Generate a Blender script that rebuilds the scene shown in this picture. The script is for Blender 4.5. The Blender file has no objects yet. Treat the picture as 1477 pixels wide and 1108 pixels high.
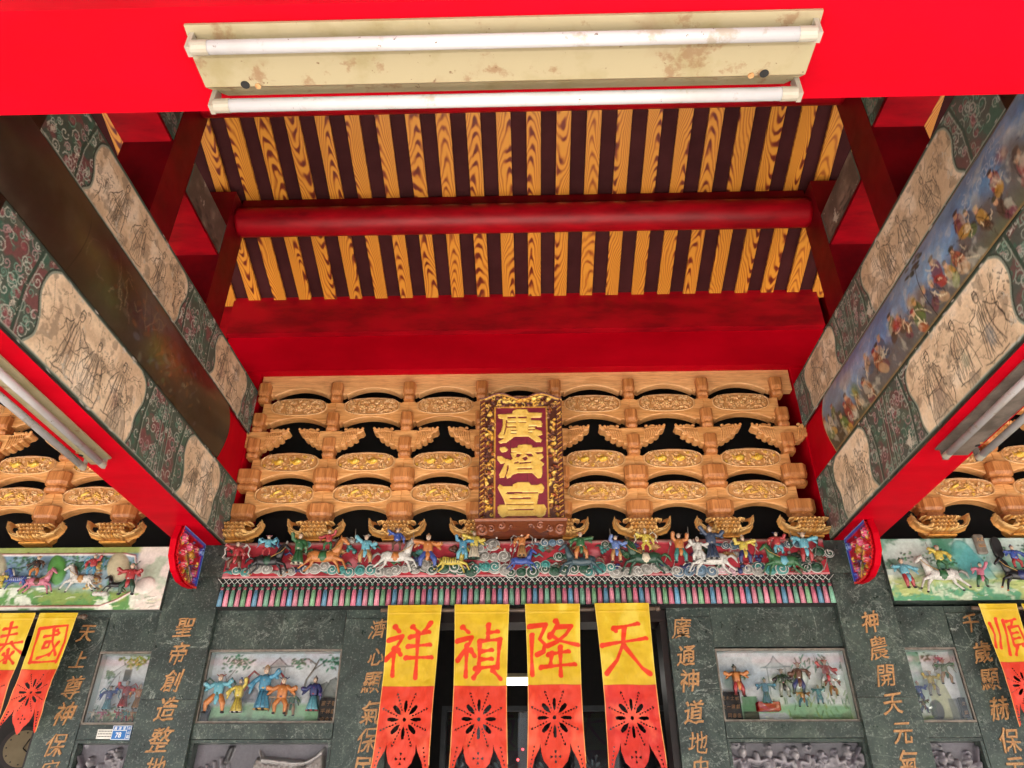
import bpy, math, random
import numpy as np
from mathutils import Vector
random.seed(7); RNG = np.random.default_rng(7)
S = bpy.context.scene
PI = math.pi

# ------------------------------------------------------------------ camera, sky, sun, exposure
F, PITCH, YAW, ROLL = 1085.0, math.radians(31.73), math.radians(1.475), math.radians(.04)
PW, PH = 1477, 1108
fwd = Vector((-math.sin(YAW)*math.cos(PITCH), math.cos(YAW)*math.cos(PITCH), math.sin(PITCH)))
rgt = fwd.cross(Vector((0, 0, 1))).normalized(); upv = rgt.cross(fwd)
rgt, upv = rgt*math.cos(ROLL)+upv*math.sin(ROLL), upv*math.cos(ROLL)-rgt*math.sin(ROLL)
cd = bpy.data.cameras.new('camera'); cam = bpy.data.objects.new('camera', cd); S.collection.objects.link(cam)
cd.sensor_width = 36; cd.lens = F/PW*36; cd.clip_start = .02; cd.clip_end = 500
from mathutils import Matrix
cam.matrix_world = Matrix(((rgt.x, upv.x, -fwd.x, 0), (rgt.y, upv.y, -fwd.y, 0), (rgt.z, upv.z, -fwd.z, 0), (0, 0, 0, 1)))
S.camera = cam
w = bpy.data.worlds.new('World'); S.world = w; w.use_nodes = True
nt = w.node_tree; bg = nt.nodes['Background']; sk = nt.nodes.new('ShaderNodeTexSky'); sk.sky_type = 'NISHITA'
sk.sun_disc = False; SUN_EL, SUN_AZ = math.radians(50), math.radians(168)
sk.sun_elevation = SUN_EL; sk.sun_rotation = SUN_AZ; sk.dust_density = 2.5
nt.links.new(sk.outputs[0], bg.inputs[0]); bg.inputs[1].default_value = .15
sl = bpy.data.lights.new('sun', 'SUN'); sl.energy = 5; sl.angle = math.radians(.5); sl.color = (1, .95, .88)
so = bpy.data.objects.new('sun', sl); S.collection.objects.link(so)
sd = Vector((math.sin(SUN_AZ)*math.cos(SUN_EL), math.cos(SUN_AZ)*math.cos(SUN_EL), math.sin(SUN_EL)))
so.rotation_euler = sd.to_track_quat('Z', 'Y').to_euler()
S.view_settings.view_transform = 'Standard'; S.view_settings.look = 'None'
S.view_settings.exposure = 2.9; S.view_settings.gamma = 1; S.view_settings.use_curve_mapping = False
try:
    S.cycles.max_bounces = 8; S.cycles.diffuse_bounces = 3; S.cycles.use_denoising = True
    S.cycles.sample_clamp_indirect = 6; S.cycles.caustics_reflective = False; S.cycles.caustics_refractive = False
except Exception: pass

# camera is the origin; the ground lies 1.6 m below it.  A measured pixel -> point on a real plane of the building
def _ray(x, y): return fwd + rgt*((x-738.5)/F) + upv*((554-y)/F)
def at(x, y, Y):
    d = _ray(x, y); return d*(Y/d.y)
def ax(x, y, X):
    d = _ray(x, y); return d*(X/d.x)
GZ = -1.6

# ------------------------------------------------------------------ colour + materials
def lin(c):
    if isinstance(c, str):
        c = [int(c[i:i+2], 16) for i in (0, 2, 4)]
    return tuple(((v/255)/12.92 if v/255 <= .04045 else (((v/255)+.055)/1.055)**2.4) for v in c)
def nodes(name):
    m = bpy.data.materials.new(name); m.use_nodes = True
    n = m.node_tree.nodes; return m, n, m.node_tree.links, n['Principled BSDF']
def ramp(n, stops):
    r = n.new('ShaderNodeValToRGB'); e = r.color_ramp.elements
    while len(e) < len(stops): e.new(.5)
    for k, (p, c) in zip(e, stops): k.position = p; k.color = (*c, 1) if len(c) == 3 else c
    return r
def coord(n, l, scale=(1, 1, 1), kind='Object'):
    t = n.new('ShaderNodeTexCoord'); mp = n.new('ShaderNodeMapping'); mp.inputs['Scale'].default_value = scale
    l.new(t.outputs[kind], mp.inputs[0]); return mp.outputs[0]
def noise(n, l, vec, scale, detail=4, rough=.6, dist=0):
    t = n.new('ShaderNodeTexNoise'); t.inputs['Scale'].default_value = scale; t.inputs['Detail'].default_value = detail
    t.inputs['Roughness'].default_value = rough; t.inputs['Distortion'].default_value = dist
    l.new(vec, t.inputs['Vector']); return t.outputs['Fac']
def bump(n, l, b, h, strength, dist=.002):
    bp = n.new('ShaderNodeBump'); bp.inputs['Strength'].default_value = strength; bp.inputs['Distance'].default_value = dist
    l.new(h, bp.inputs['Height']); l.new(bp.outputs[0], b.inputs['Normal'])
def simple(name, c1, c2=None, rough=.5, sc=(3, 3, 3), ns=4, lo=.35, hi=.65, bp=0, metal=0, spec=.5, coat=0, rv=.0, bs=60):
    m, n, l, b = nodes(name); c1 = lin(c1); c2 = lin(c2) if c2 else tuple(v*.8 for v in c1)
    v = coord(n, l, sc); f = noise(n, l, v, ns, 6)
    r = ramp(n, [(lo, c2), (hi, c1)]); l.new(f, r.inputs[0]); l.new(r.outputs[0], b.inputs['Base Color'])
    b.inputs['Roughness'].default_value = rough; b.inputs['Metallic'].default_value = metal
    b.inputs['Specular IOR Level'].default_value = spec; b.inputs['Coat Weight'].default_value = coat
    if rv:
        mr = n.new('ShaderNodeMapRange'); mr.inputs['To Min'].default_value = rough-rv; mr.inputs['To Max'].default_value = rough+rv
        l.new(noise(n, l, v, ns*3, 5), mr.inputs[0]); l.new(mr.outputs[0], b.inputs['Roughness'])
    if bp: bump(n, l, b, noise(n, l, v, bs, 4), bp)
    return m
def painted(name, rough=.5, wear=.25, wc=None, bp=.2, metal=0, spec=.5, ns=40, coat=0, two=False):
    m, n, l, b = nodes(name); a = n.new('ShaderNodeVertexColor'); a.layer_name = 'Col'
    v = coord(n, l); f = noise(n, l, v, ns, 6, .7)
    r = ramp(n, [(.3, (1-wear,)*3), (.62, (1, 1, 1))]); l.new(f, r.inputs[0])
    mx = n.new('ShaderNodeMix'); mx.data_type = 'RGBA'; mx.blend_type = 'MULTIPLY'; mx.inputs['Factor'].default_value = 1
    l.new(a.outputs[0], mx.inputs['A']); l.new(r.outputs[0], mx.inputs['B']); out = mx.outputs['Result']
    if wc:
        f2 = noise(n, l, v, 9, 8, .75); r2 = ramp(n, [(.6, (0, 0, 0)), (.66, (1, 1, 1))]); l.new(f2, r2.inputs[0])
        m2 = n.new('ShaderNodeMix'); m2.data_type = 'RGBA'; l.new(r2.outputs[0], m2.inputs['Factor'])
        l.new(out, m2.inputs['A']); m2.inputs['B'].default_value = (*lin(wc), 1); out = m2.outputs['Result']
    l.new(out, b.inputs['Base Color']); b.inputs['Roughness'].default_value = rough
    b.inputs['Metallic'].default_value = metal; b.inputs['Specular IOR Level'].default_value = spec; b.inputs['Coat Weight'].default_value = coat
    if bp: bump(n, l, b, f, bp)
    return m
def wood(name, c1, c2, axis=0, rough=.45, sc=6):
    m, n, l, b = nodes(name); s = [sc*4]*3; s[axis] = sc*.35
    oi = n.new('ShaderNodeObjectInfo'); v0 = coord(n, l, s); ad = n.new('ShaderNodeVectorMath'); ad.operation = 'ADD'
    sc_ = n.new('ShaderNodeMath'); sc_.operation = 'MULTIPLY'; sc_.inputs[1].default_value = 37; l.new(oi.outputs['Random'], sc_.inputs[0])
    l.new(v0, ad.inputs[0]); l.new(sc_.outputs[0], ad.inputs[1]); v = ad.outputs[0]
    f = noise(n, l, v, 1.6, 8, .65, 1.4); f2 = noise(n, l, v, 9, 4, .7, .3)
    r = ramp(n, [(.38, lin(c2)), (.5, tuple((a+b_)/2 for a, b_ in zip(lin(c1), lin(c2)))), (.62, lin(c1))]); l.new(f, r.inputs[0])
    mx = n.new('ShaderNodeMix'); mx.data_type = 'RGBA'; mx.blend_type = 'MULTIPLY'; mx.inputs['Factor'].default_value = .35
    r2 = ramp(n, [(.36, (.34, .26, .2)), (.54, (1, 1, 1))]); l.new(f2, r2.inputs[0])
    l.new(r.outputs[0], mx.inputs['A']); l.new(r2.outputs[0], mx.inputs['B']); l.new(mx.outputs['Result'], b.inputs['Base Color'])
    b.inputs['Roughness'].default_value = rough; bump(n, l, b, f2, .25); return m

M = {}
M['red'] = simple('red_paint', 'B80018', '980010', .6, (1, 3, 2), 1.6, .28, .66, bp=.12, rv=.06, bs=35, spec=.06)
M['red_shaded'] = simple('shaded_red_paint', 'A80618', '7E0512', .42, (2, 6, 6), 1.6, .38, .6, bp=.1, rv=.08, spec=.3)  # same red, streaked and darkened for the shade under the ceiling
M['red_deep_shade'] = simple('deep_shade_red_paint', '72040F', '54030B', .45, (3, 3, 3), 2, .35, .65, bp=.1, rv=.08, spec=.18)  # same red, darker still: shade on the posts put into the colour
M['board'] = simple('maroon_board', '452021', '381819', .7, (1, 1, 1), 5, bp=.1, spec=.1)
M['wood'] = wood('carved_wood', 'E8AE70', 'C98A4C', 0)
M['wood_v'] = wood('block_wood', 'CB8850', 'A2622E', 2)
M['woodtop'] = wood('plank_wood', 'EDB67C', 'D69C62', 0)
M['brownwood'] = wood('brown_carved_wood', '7A3E22', '4A2012', 0, .35)
M['gold'] = simple('gilded_wood', 'E3A655', 'BE7A34', .34, (10, 10, 10), 6, .35, .6, metal=.15, rv=.08)
M['goldleaf'] = simple('gold_leaf', 'EBC25E', 'D6A63C', .38, (10, 10, 10), 5, .35, .6, metal=.3, bp=.15)
M['plaster'] = painted('painted_plaster', .62, .3, bp=.25)
M['oldpaint'] = painted('aged_painted_panel', .6, .22, wc='B9B2A4', bp=.3, ns=60)
M['oilpaint'] = painted('varnished_painting', .28, .3, bp=.1, ns=18, spec=.6)
M['glaze'] = painted('glazed_ceramic', .38, .5, bp=.35, ns=110, spec=.5)
M['cloth'] = painted('printed_cloth', .5, .16, bp=.35, ns=14, spec=.4)
M['carve'] = painted('carved_relief', .4, .25, bp=.2, ns=60, metal=.12)
M['carvegold'] = painted('gilded_carving', .3, .4, bp=.2, ns=70, metal=.45)
M['lacquer'] = painted('bright_lacquer', .3, .2, bp=.1, ns=50)
M['stone'] = painted('grey_stone_relief', .33, .3, bp=.3, ns=80, spec=.6)
M['letter'] = simple('gold_lettering', 'B88D5E', '94683E', .45, (20, 20, 20), 6)
def stained(name, c1, c2, rust, rough):
    m = simple(name, c1, c2, rough, (2, 2, 2), 3, .32, .5, bp=.08); n, l = m.node_tree.nodes, m.node_tree.links; b = n['Principled BSDF']
    src = b.inputs['Base Color'].links[0].from_socket; v = coord(n, l)
    for sc, lo, hi, a, c in ((16, .58, .66, .55, rust), (55, .66, .7, .85, '5A3A22'), (5, .6, .75, .4, rust)):
        rr = ramp(n, [(lo, (0, 0, 0)), (hi, (a, a, a))]); l.new(noise(n, l, v, sc, 5, .65), rr.inputs[0])
        x = n.new('ShaderNodeMix'); x.data_type = 'RGBA'; l.new(rr.outputs[0], x.inputs['Factor']); l.new(src, x.inputs['A']); x.inputs['B'].default_value = (*lin(c), 1); src = x.outputs['Result']
    l.new(src, b.inputs['Base Color']); return m
M['steel_dirty'] = simple('dirty_batten', '6A6058', '47403A', .5, (3, 3, 3), 5, .35, .6)
M['steel'] = stained('batten_enamel', '92876A', '80744F', '6E4426', .45)
M['tube'] = stained('frosted_tube', 'ACAAAC', 'A49F9C', '8E7E60', .25)
M['cap'] = simple('tube_cap', '9A9488', '8C8474', .35)
M['blueblack'] = simple('blue_black_panel', '10161E', '0A0E14', .3)
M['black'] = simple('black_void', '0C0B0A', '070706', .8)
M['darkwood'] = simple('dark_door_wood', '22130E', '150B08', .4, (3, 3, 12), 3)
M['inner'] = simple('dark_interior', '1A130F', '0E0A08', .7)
M['alu'] = simple('aluminium_frame', '4A4C4E', '3C3E40', .35, metal=.7)
M['frame'] = simple('niche_frame', '7E766C', '5A544C', .4, (8, 8, 8), 4)
M['ground'] = simple('granite_paving', 'B0ABA4', '98938C', .7, (1, 1, 1), 3, bp=.2)
M['dim_floor'] = simple('bounce_cut_floor', '6E5A50', '5A483F', .5)  # unseen floor, darkened to cut bounce light onto the lattice undersides
M['eave'] = simple('grey_eave_plaster', 'A7A39E', '8E8A84', .8, (1, 1, 1), 3)
M['rod'] = simple('bamboo_rod', '6A5646', '42352C', .5)
M['blue_plate'] = simple('blue_enamel', '2E6FB4', '2A66A8', .3)
M['white_plate'] = simple('white_enamel', 'DADAD4', 'C6C6BE', .35)
M['ink'] = simple('black_ink', '1C1A1A', '141212', .5)
M['whiteink'] = simple('white_lettering', 'F0F0EC', 'E4E4E0', .4)
M['bark'] = simple('tree_bark', '5A4A38', '3E3226', .9)
M['wall_out'] = simple('unseen_wall', 'B9B0A2', '9E9486', .85, (.5, .5, .5), 3)

def marble():
    m, n, l, b = nodes('green_marble'); v = coord(n, l); oi = n.new('ShaderNodeObjectInfo')
    ad = n.new('ShaderNodeVectorMath'); ad.operation = 'ADD'; k = n.new('ShaderNodeMath'); k.operation = 'MULTIPLY'; k.inputs[1].default_value = 23
    l.new(oi.outputs['Random'], k.inputs[0]); l.new(v, ad.inputs[0]); l.new(k.outputs[0], ad.inputs[1]); v = ad.outputs[0]
    base = ramp(n, [(.3, lin('1C2422')), (.5, lin('303B37')), (.7, lin('46524A'))]); l.new(noise(n, l, v, 5, 8, .7, 1.2), base.inputs[0])
    sp = ramp(n, [(.56, (0, 0, 0)), (.74, (.35, .38, .33))]); l.new(noise(n, l, v, 95, 3, .7), sp.inputs[0])
    nv = n.new('ShaderNodeTexNoise'); nv.inputs['Scale'].default_value = 4.2; nv.inputs['Detail'].default_value = 7; nv.inputs['Distortion'].default_value = 1.8
    nv.inputs['Roughness'].default_value = .62; l.new(v, nv.inputs['Vector'])
    ab = n.new('ShaderNodeMath'); ab.operation = 'SUBTRACT'; ab.inputs[1].default_value = .5; l.new(nv.outputs['Fac'], ab.inputs[0])
    a2 = n.new('ShaderNodeMath'); a2.operation = 'ABSOLUTE'; l.new(ab.outputs[0], a2.inputs[0])
    vr = ramp(n, [(0, (.42, .45, .4)), (.005, (.15, .17, .15)), (.014, (0, 0, 0))]); l.new(a2.outputs[0], vr.inputs[0])
    gate = ramp(n, [(.42, (.04, .04, .04)), (.66, (1, 1, 1))]); l.new(noise(n, l, v, 3.1, 3), gate.inputs[0])
    vm = n.new('ShaderNodeMix'); vm.data_type = 'RGBA'; vm.blend_type = 'MULTIPLY'; vm.inputs['Factor'].default_value = 1
    l.new(vr.outputs[0], vm.inputs['A']); l.new(gate.outputs[0], vm.inputs['B'])
    prev = base.outputs[0]
    for o, f in ((sp.outputs[0], .5), (vm.outputs['Result'], .7)):
        x = n.new('ShaderNodeMix'); x.data_type = 'RGBA'; x.blend_type = 'ADD'; x.inputs['Factor'].default_value = f
        l.new(prev, x.inputs['A']); l.new(o, x.inputs['B']); prev = x.outputs['Result']
    l.new(prev, b.inputs['Base Color']); b.inputs['Specular IOR Level'].default_value = .6
    mr = n.new('ShaderNodeMapRange'); mr.inputs['To Min'].default_value = .2; mr.inputs['To Max'].default_value = .42
    l.new(noise(n, l, v, 30, 4), mr.inputs[0]); l.new(mr.outputs[0], b.inputs['Roughness'])
    bump(n, l, b, noise(n, l, v, 120, 3), .12, .001); return m
M['marble'] = marble()
def rafter_mat():
    m, n, l, b = nodes('grained_yellow_rafter')
    t = n.new('ShaderNodeTexCoord'); oi = n.new('ShaderNodeObjectInfo'); sx = n.new('ShaderNodeSeparateXYZ'); l.new(t.outputs['Object'], sx.inputs[0])
    def mt(op, a, bb=None):
        q = n.new('ShaderNodeMath'); q.operation = op
        for i, z in enumerate((a, bb)):
            if z is None: continue
            if isinstance(z, (int, float)): q.inputs[i].default_value = z
            else: l.new(z, q.inputs[i])
        return q.outputs[0]
    rnd = oi.outputs['Random']
    mpn = n.new('ShaderNodeMapping'); mpn.inputs['Scale'].default_value = (14, 5, 5); l.new(t.outputs['Object'], mpn.inputs[0])
    adv = n.new('ShaderNodeVectorMath'); adv.operation = 'ADD'; l.new(mpn.outputs[0], adv.inputs[0]); l.new(mt('MULTIPLY', rnd, 91.0), adv.inputs[1])
    nz = noise(n, l, adv.outputs[0], 1.0, 2, .5); nz2 = noise(n, l, adv.outputs[0], .45, 1, .5)
    x0 = mt('ADD', mt('MULTIPLY', mt('SUBTRACT', nz2, .5), .12), mt('MULTIPLY', mt('SUBTRACT', mt('FRACT', mt('MULTIPLY', rnd, 7.3)), .5), .085))
    xx = mt('SUBTRACT', sx.outputs[0], x0); par = mt('MULTIPLY', mt('MULTIPLY', xx, xx), 7000.0)
    sgn = mt('SUBTRACT', mt('MULTIPLY', mt('ROUND', mt('FRACT', mt('MULTIPLY', rnd, 13.7))), 2.0), 1.0)
    ph = mt('ADD', mt('ADD', par, mt('MULTIPLY', mt('MULTIPLY', sx.outputs[1], sgn), 75.0)), mt('MULTIPLY', nz, 16.0))
    ph = mt('ADD', ph, mt('MULTIPLY', rnd, 50.0))
    s = mt('SINE', ph)
    near = mt('MULTIPLY', mt('SUBTRACT', 1.0, mt('MINIMUM', mt('MULTIPLY', mt('ABSOLUTE', xx), 50.0), 1.0)), mt('MINIMUM', mt('ADD', mt('MULTIPLY', mt('FRACT', mt('MULTIPLY', rnd, 31.1)), 2.2), .15), 1.0))   # heart of the board: broad dark arcs
    fac = mt('ADD', mt('MULTIPLY', mt('MULTIPLY', s, .5), mt('ADD', .36, mt('MULTIPLY', near, .68))), mt('MULTIPLY', near, .17))
    r = ramp(n, [(.0, lin('DC9634')), (.2, lin('CC8028')), (.36, lin('A6581E')), (.52, lin('74280F')), (.85, lin('541810'))])
    l.new(mt('ADD', fac, .12), r.inputs[0]); l.new(r.outputs[0], b.inputs['Base Color']); b.inputs['Roughness'].default_value = .4
    return m
M['rafter'] = rafter_mat()
def glass_mat():
    m, n, l, b = nodes('niche_glass'); out = n['Material Output']; g = n.new('ShaderNodeBsdfGlossy'); g.inputs['Roughness'].default_value = .02
    tr = n.new('ShaderNodeBsdfTransparent'); fr = n.new('ShaderNodeFresnel'); fr.inputs[0].default_value = 1.52
    mx = n.new('ShaderNodeMixShader'); ad = n.new('ShaderNodeMath'); ad.operation = 'MULTIPLY'; ad.inputs[1].default_value = 1.3
    l.new(fr.outputs[0], ad.inputs[0]); l.new(ad.outputs[0], mx.inputs[0]); l.new(tr.outputs[0], mx.inputs[1]); l.new(g.outputs[0], mx.inputs[2])
    l.new(mx.outputs[0], out.inputs[0]); n.remove(b); return m
M['glass'] = glass_mat()
def emit(name, c, s):
    m, n, l, b = nodes(name); b.inputs['Emission Color'].default_value = (*c, 1); b.inputs['Emission Strength'].default_value = s; return m
M['lit'] = emit('lit_tube', (1, .97, .9), .8); M['redlamp'] = emit('red_lamp', (1, .02, .03), .8)
def leafmat():
    m, n, l, b = nodes('leaves'); v = coord(n, l); r = ramp(n, [(.35, lin('39501C')), (.5, lin('6E8A2A')), (.65, lin('A8AE3A'))])
    l.new(noise(n, l, v, 2.5, 4), r.inputs[0]); l.new(r.outputs[0], b.inputs['Base Color']); b.inputs['Roughness'].default_value = .55; return m
M['leaf'] = leafmat()

# ------------------------------------------------------------------ mesh building
C = S.collection
def nrm(v):
    v = Vector(v); return v.normalized()
class MB:
    def __init__(s): s.v = []; s.f = []; s.c = []; s.m = []
    def add(s, vs, fs, c=(1, 1, 1), m=0):
        k = len(s.v); s.v += [tuple(p) for p in vs]; s.c += [c]*len(vs); s.f += [tuple(i+k for i in f) for f in fs]; s.m += [m]*len(fs)
    def box(s, x0, x1, y0, y1, z0, z1, c=(1, 1, 1), m=0, b=0):
        if b:
            p = [(x0+b, z0), (x1-b, z0), (x1, z0+b), (x1, z1-b), (x1-b, z1), (x0+b, z1), (x0, z1-b), (x0, z0+b)]
            return s.prism(p, y0, y1, c, m, b)
        vs = [(x, y, z) for x in (x0, x1) for y in (y0, y1) for z in (z0, z1)]
        s.add(vs, [(0, 1, 3, 2), (4, 6, 7, 5), (0, 4, 5, 1), (2, 3, 7, 6), (0, 2, 6, 4), (1, 5, 7, 3)], c, m)
    def prism(s, poly, y0, y1, c=(1, 1, 1), m=0, bev=0):   # polygon in XZ, extruded along Y; y0 = the front (towards the camera), bevelled if asked
        n = len(poly); cx = sum(p[0] for p in poly)/n; cz = sum(p[1] for p in poly)/n
        A = sum(poly[i][0]*poly[(i+1) % n][1]-poly[(i+1) % n][0]*poly[i][1] for i in range(n))
        if A < 0: poly = poly[::-1]
        rings = []
        if bev:
            q = []
            for i in range(n):
                a, b_, c_ = poly[i-1], poly[i], poly[(i+1) % n]
                e1 = Vector((b_[0]-a[0], b_[1]-a[1])); e2 = Vector((c_[0]-b_[0], c_[1]-b_[1]))
                n1 = Vector((-e1.y, e1.x)); n2 = Vector((-e2.y, e2.x)); nn = (n1.normalized() if n1.length else n1)+(n2.normalized() if n2.length else n2)
                nn = nn.normalized() if nn.length > 1e-6 else nn
                q.append((b_[0]+nn.x*bev, b_[1]+nn.y*bev))
            rings = [(q, y0), (poly, y0+bev*.8), (poly, y1)]
        else: rings = [(poly, y0), (poly, y1)]
        vs = [(p[0], y, p[1]) for r, y in rings for p in r]; fs = [tuple(range(n))]
        for k in range(len(rings)-1):
            for i in range(n): j = (i+1) % n; fs.append((k*n+j, k*n+i, (k+1)*n+i, (k+1)*n+j))
        fs.append(tuple((len(rings)-1)*n+i for i in reversed(range(n)))); s.add(vs, fs, c, m)
    def extrude(s, poly3, d, c=(1, 1, 1), m=0):
        n = len(poly3); d = Vector(d); vs = [Vector(p) for p in poly3]; vs += [p+d for p in vs]
        s.add(vs, [tuple(range(n)), tuple(range(2*n-1, n-1, -1))]+[((i+1) % n, i, i+n, (i+1) % n+n) for i in range(n)], c, m)
    def sphere(s, c0, r, col=(1, 1, 1), m=0, nu=8, nv=5):
        if isinstance(r, (int, float)): r = (r, r, r)
        vs = [(c0[0], c0[1], c0[2]+r[2])]
        for j in range(1, nv):
            t = PI*j/nv
            for i in range(nu): a = 2*PI*i/nu; vs.append((c0[0]+r[0]*math.sin(t)*math.cos(a), c0[1]+r[1]*math.sin(t)*math.sin(a), c0[2]+r[2]*math.cos(t)))
        vs.append((c0[0], c0[1], c0[2]-r[2])); fs = [(0, 1+i, 1+(i+1) % nu) for i in range(nu)]
        for j in range(nv-2):
            for i in range(nu): a = 1+j*nu+i; b = 1+j*nu+(i+1) % nu; fs.append((a, a+nu, b+nu, b))
        L = len(vs)-1; k = 1+(nv-2)*nu; fs += [(L, k+(i+1) % nu, k+i) for i in range(nu)]; s.add(vs, fs, col, m)
    def tube(s, pts, r, col=(1, 1, 1), m=0, n=6, flat=1.0):   # radius may be a list; flat squeezes it along Y
        pts = [Vector(p) for p in pts]; k = len(pts); rr = r if isinstance(r, (list, tuple)) else [r]*k
        vs = []; prev = None
        for i, p in enumerate(pts):
            t = (pts[min(i+1, k-1)]-pts[max(i-1, 0)]); t = t.normalized() if t.length > 1e-9 else Vector((0, 0, 1))
            a = Vector((0, 1, 0)) if abs(t.y) < .9 else Vector((1, 0, 0)); u = t.cross(a).normalized(); v = u.cross(t).normalized()
            for j in range(n):
                g = 2*PI*j/n; d = u*math.cos(g)*rr[i]+v*math.sin(g)*rr[i]; d.y *= flat; vs.append(p+d)
        fs = [tuple(range(n)), tuple((k-1)*n+j for j in reversed(range(n)))]
        for i in range(k-1):
            for j in range(n): q = (j+1) % n; fs.append((i*n+q, i*n+j, (i+1)*n+j, (i+1)*n+q))
        s.add(vs, fs, col, m)
    def limb(s, p0, p1, r0, r1, col, n=7):
        p0 = Vector(p0); p1 = Vector(p1); d = (p1-p0); L = d.length or 1e-6; d = d/L
        P = [p0-d*r0*.85, p0-d*r0*.5, p0, p0+d*L*.5, p1, p1+d*r1*.5, p1+d*r1*.85]
        s.tube(P, [r0*.35, r0*.85, r0, (r0+r1)/2, r1, r1*.85, r1*.35], col, 0, n)
def add(name, mb, mat, parent=None, pos=None, smooth=False, kind=None):
    me = bpy.data.meshes.new(name); o = bpy.data.objects.new(name, me); C.objects.link(o)
    base = Vector(parent['_w']) if parent else Vector((0, 0, 0))
    if pos is None:                      # world-space vertices
        org = base if parent else Vector((0, 0, 0)); vs = [(v[0]-org.x, v[1]-org.y, v[2]-org.z) for v in mb.v]; o.location = (0, 0, 0); o['_w'] = list(org)
    else: vs = mb.v; o.location = Vector(pos)-base; o['_w'] = list(pos)
    me.from_pydata(vs, [], mb.f)
    for x in (mat if isinstance(mat, (list, tuple)) else [mat]): me.materials.append(M[x])
    if len(set(mb.m)) > 1 or (mb.m and mb.m[0]): me.polygons.foreach_set('material_index', mb.m)
    if mb.c and any(c != (1, 1, 1) for c in mb.c):
        at_ = me.color_attributes.new('Col', 'FLOAT_COLOR', 'POINT'); at_.data.foreach_set('color', [q for c in mb.c for q in (*c, 1)])
    if smooth: me.polygons.foreach_set('use_smooth', [True]*len(me.polygons))
    me.update()
    if parent: o.parent = parent
    if kind: o['kind'] = kind
    return o
def dup(o, pos, parent, sx=1):
    c = o.copy(); C.objects.link(c); c.parent = parent; c['_w'] = list(pos); c.location = Vector(pos)-Vector(parent['_w'] if parent else (0, 0, 0))
    for ch in o.children:
        d = ch.copy(); C.objects.link(d); d.parent = c
    if sx < 0: c.scale.x = -1
    return c
def thing(name, label, cat, loc, group=None):
    o = bpy.data.objects.new(name, None); C.objects.link(o); o.location = loc; o['_w'] = list(loc); o.empty_display_size = .05
    o['label'] = label; o['category'] = cat
    if group: o['group'] = group
    return o
def tag(o, label, cat, group=None):
    o['label'] = label; o['category'] = cat
    if group: o['group'] = group
    return o
def struct(o): o['kind'] = 'structure'; return o

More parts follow.
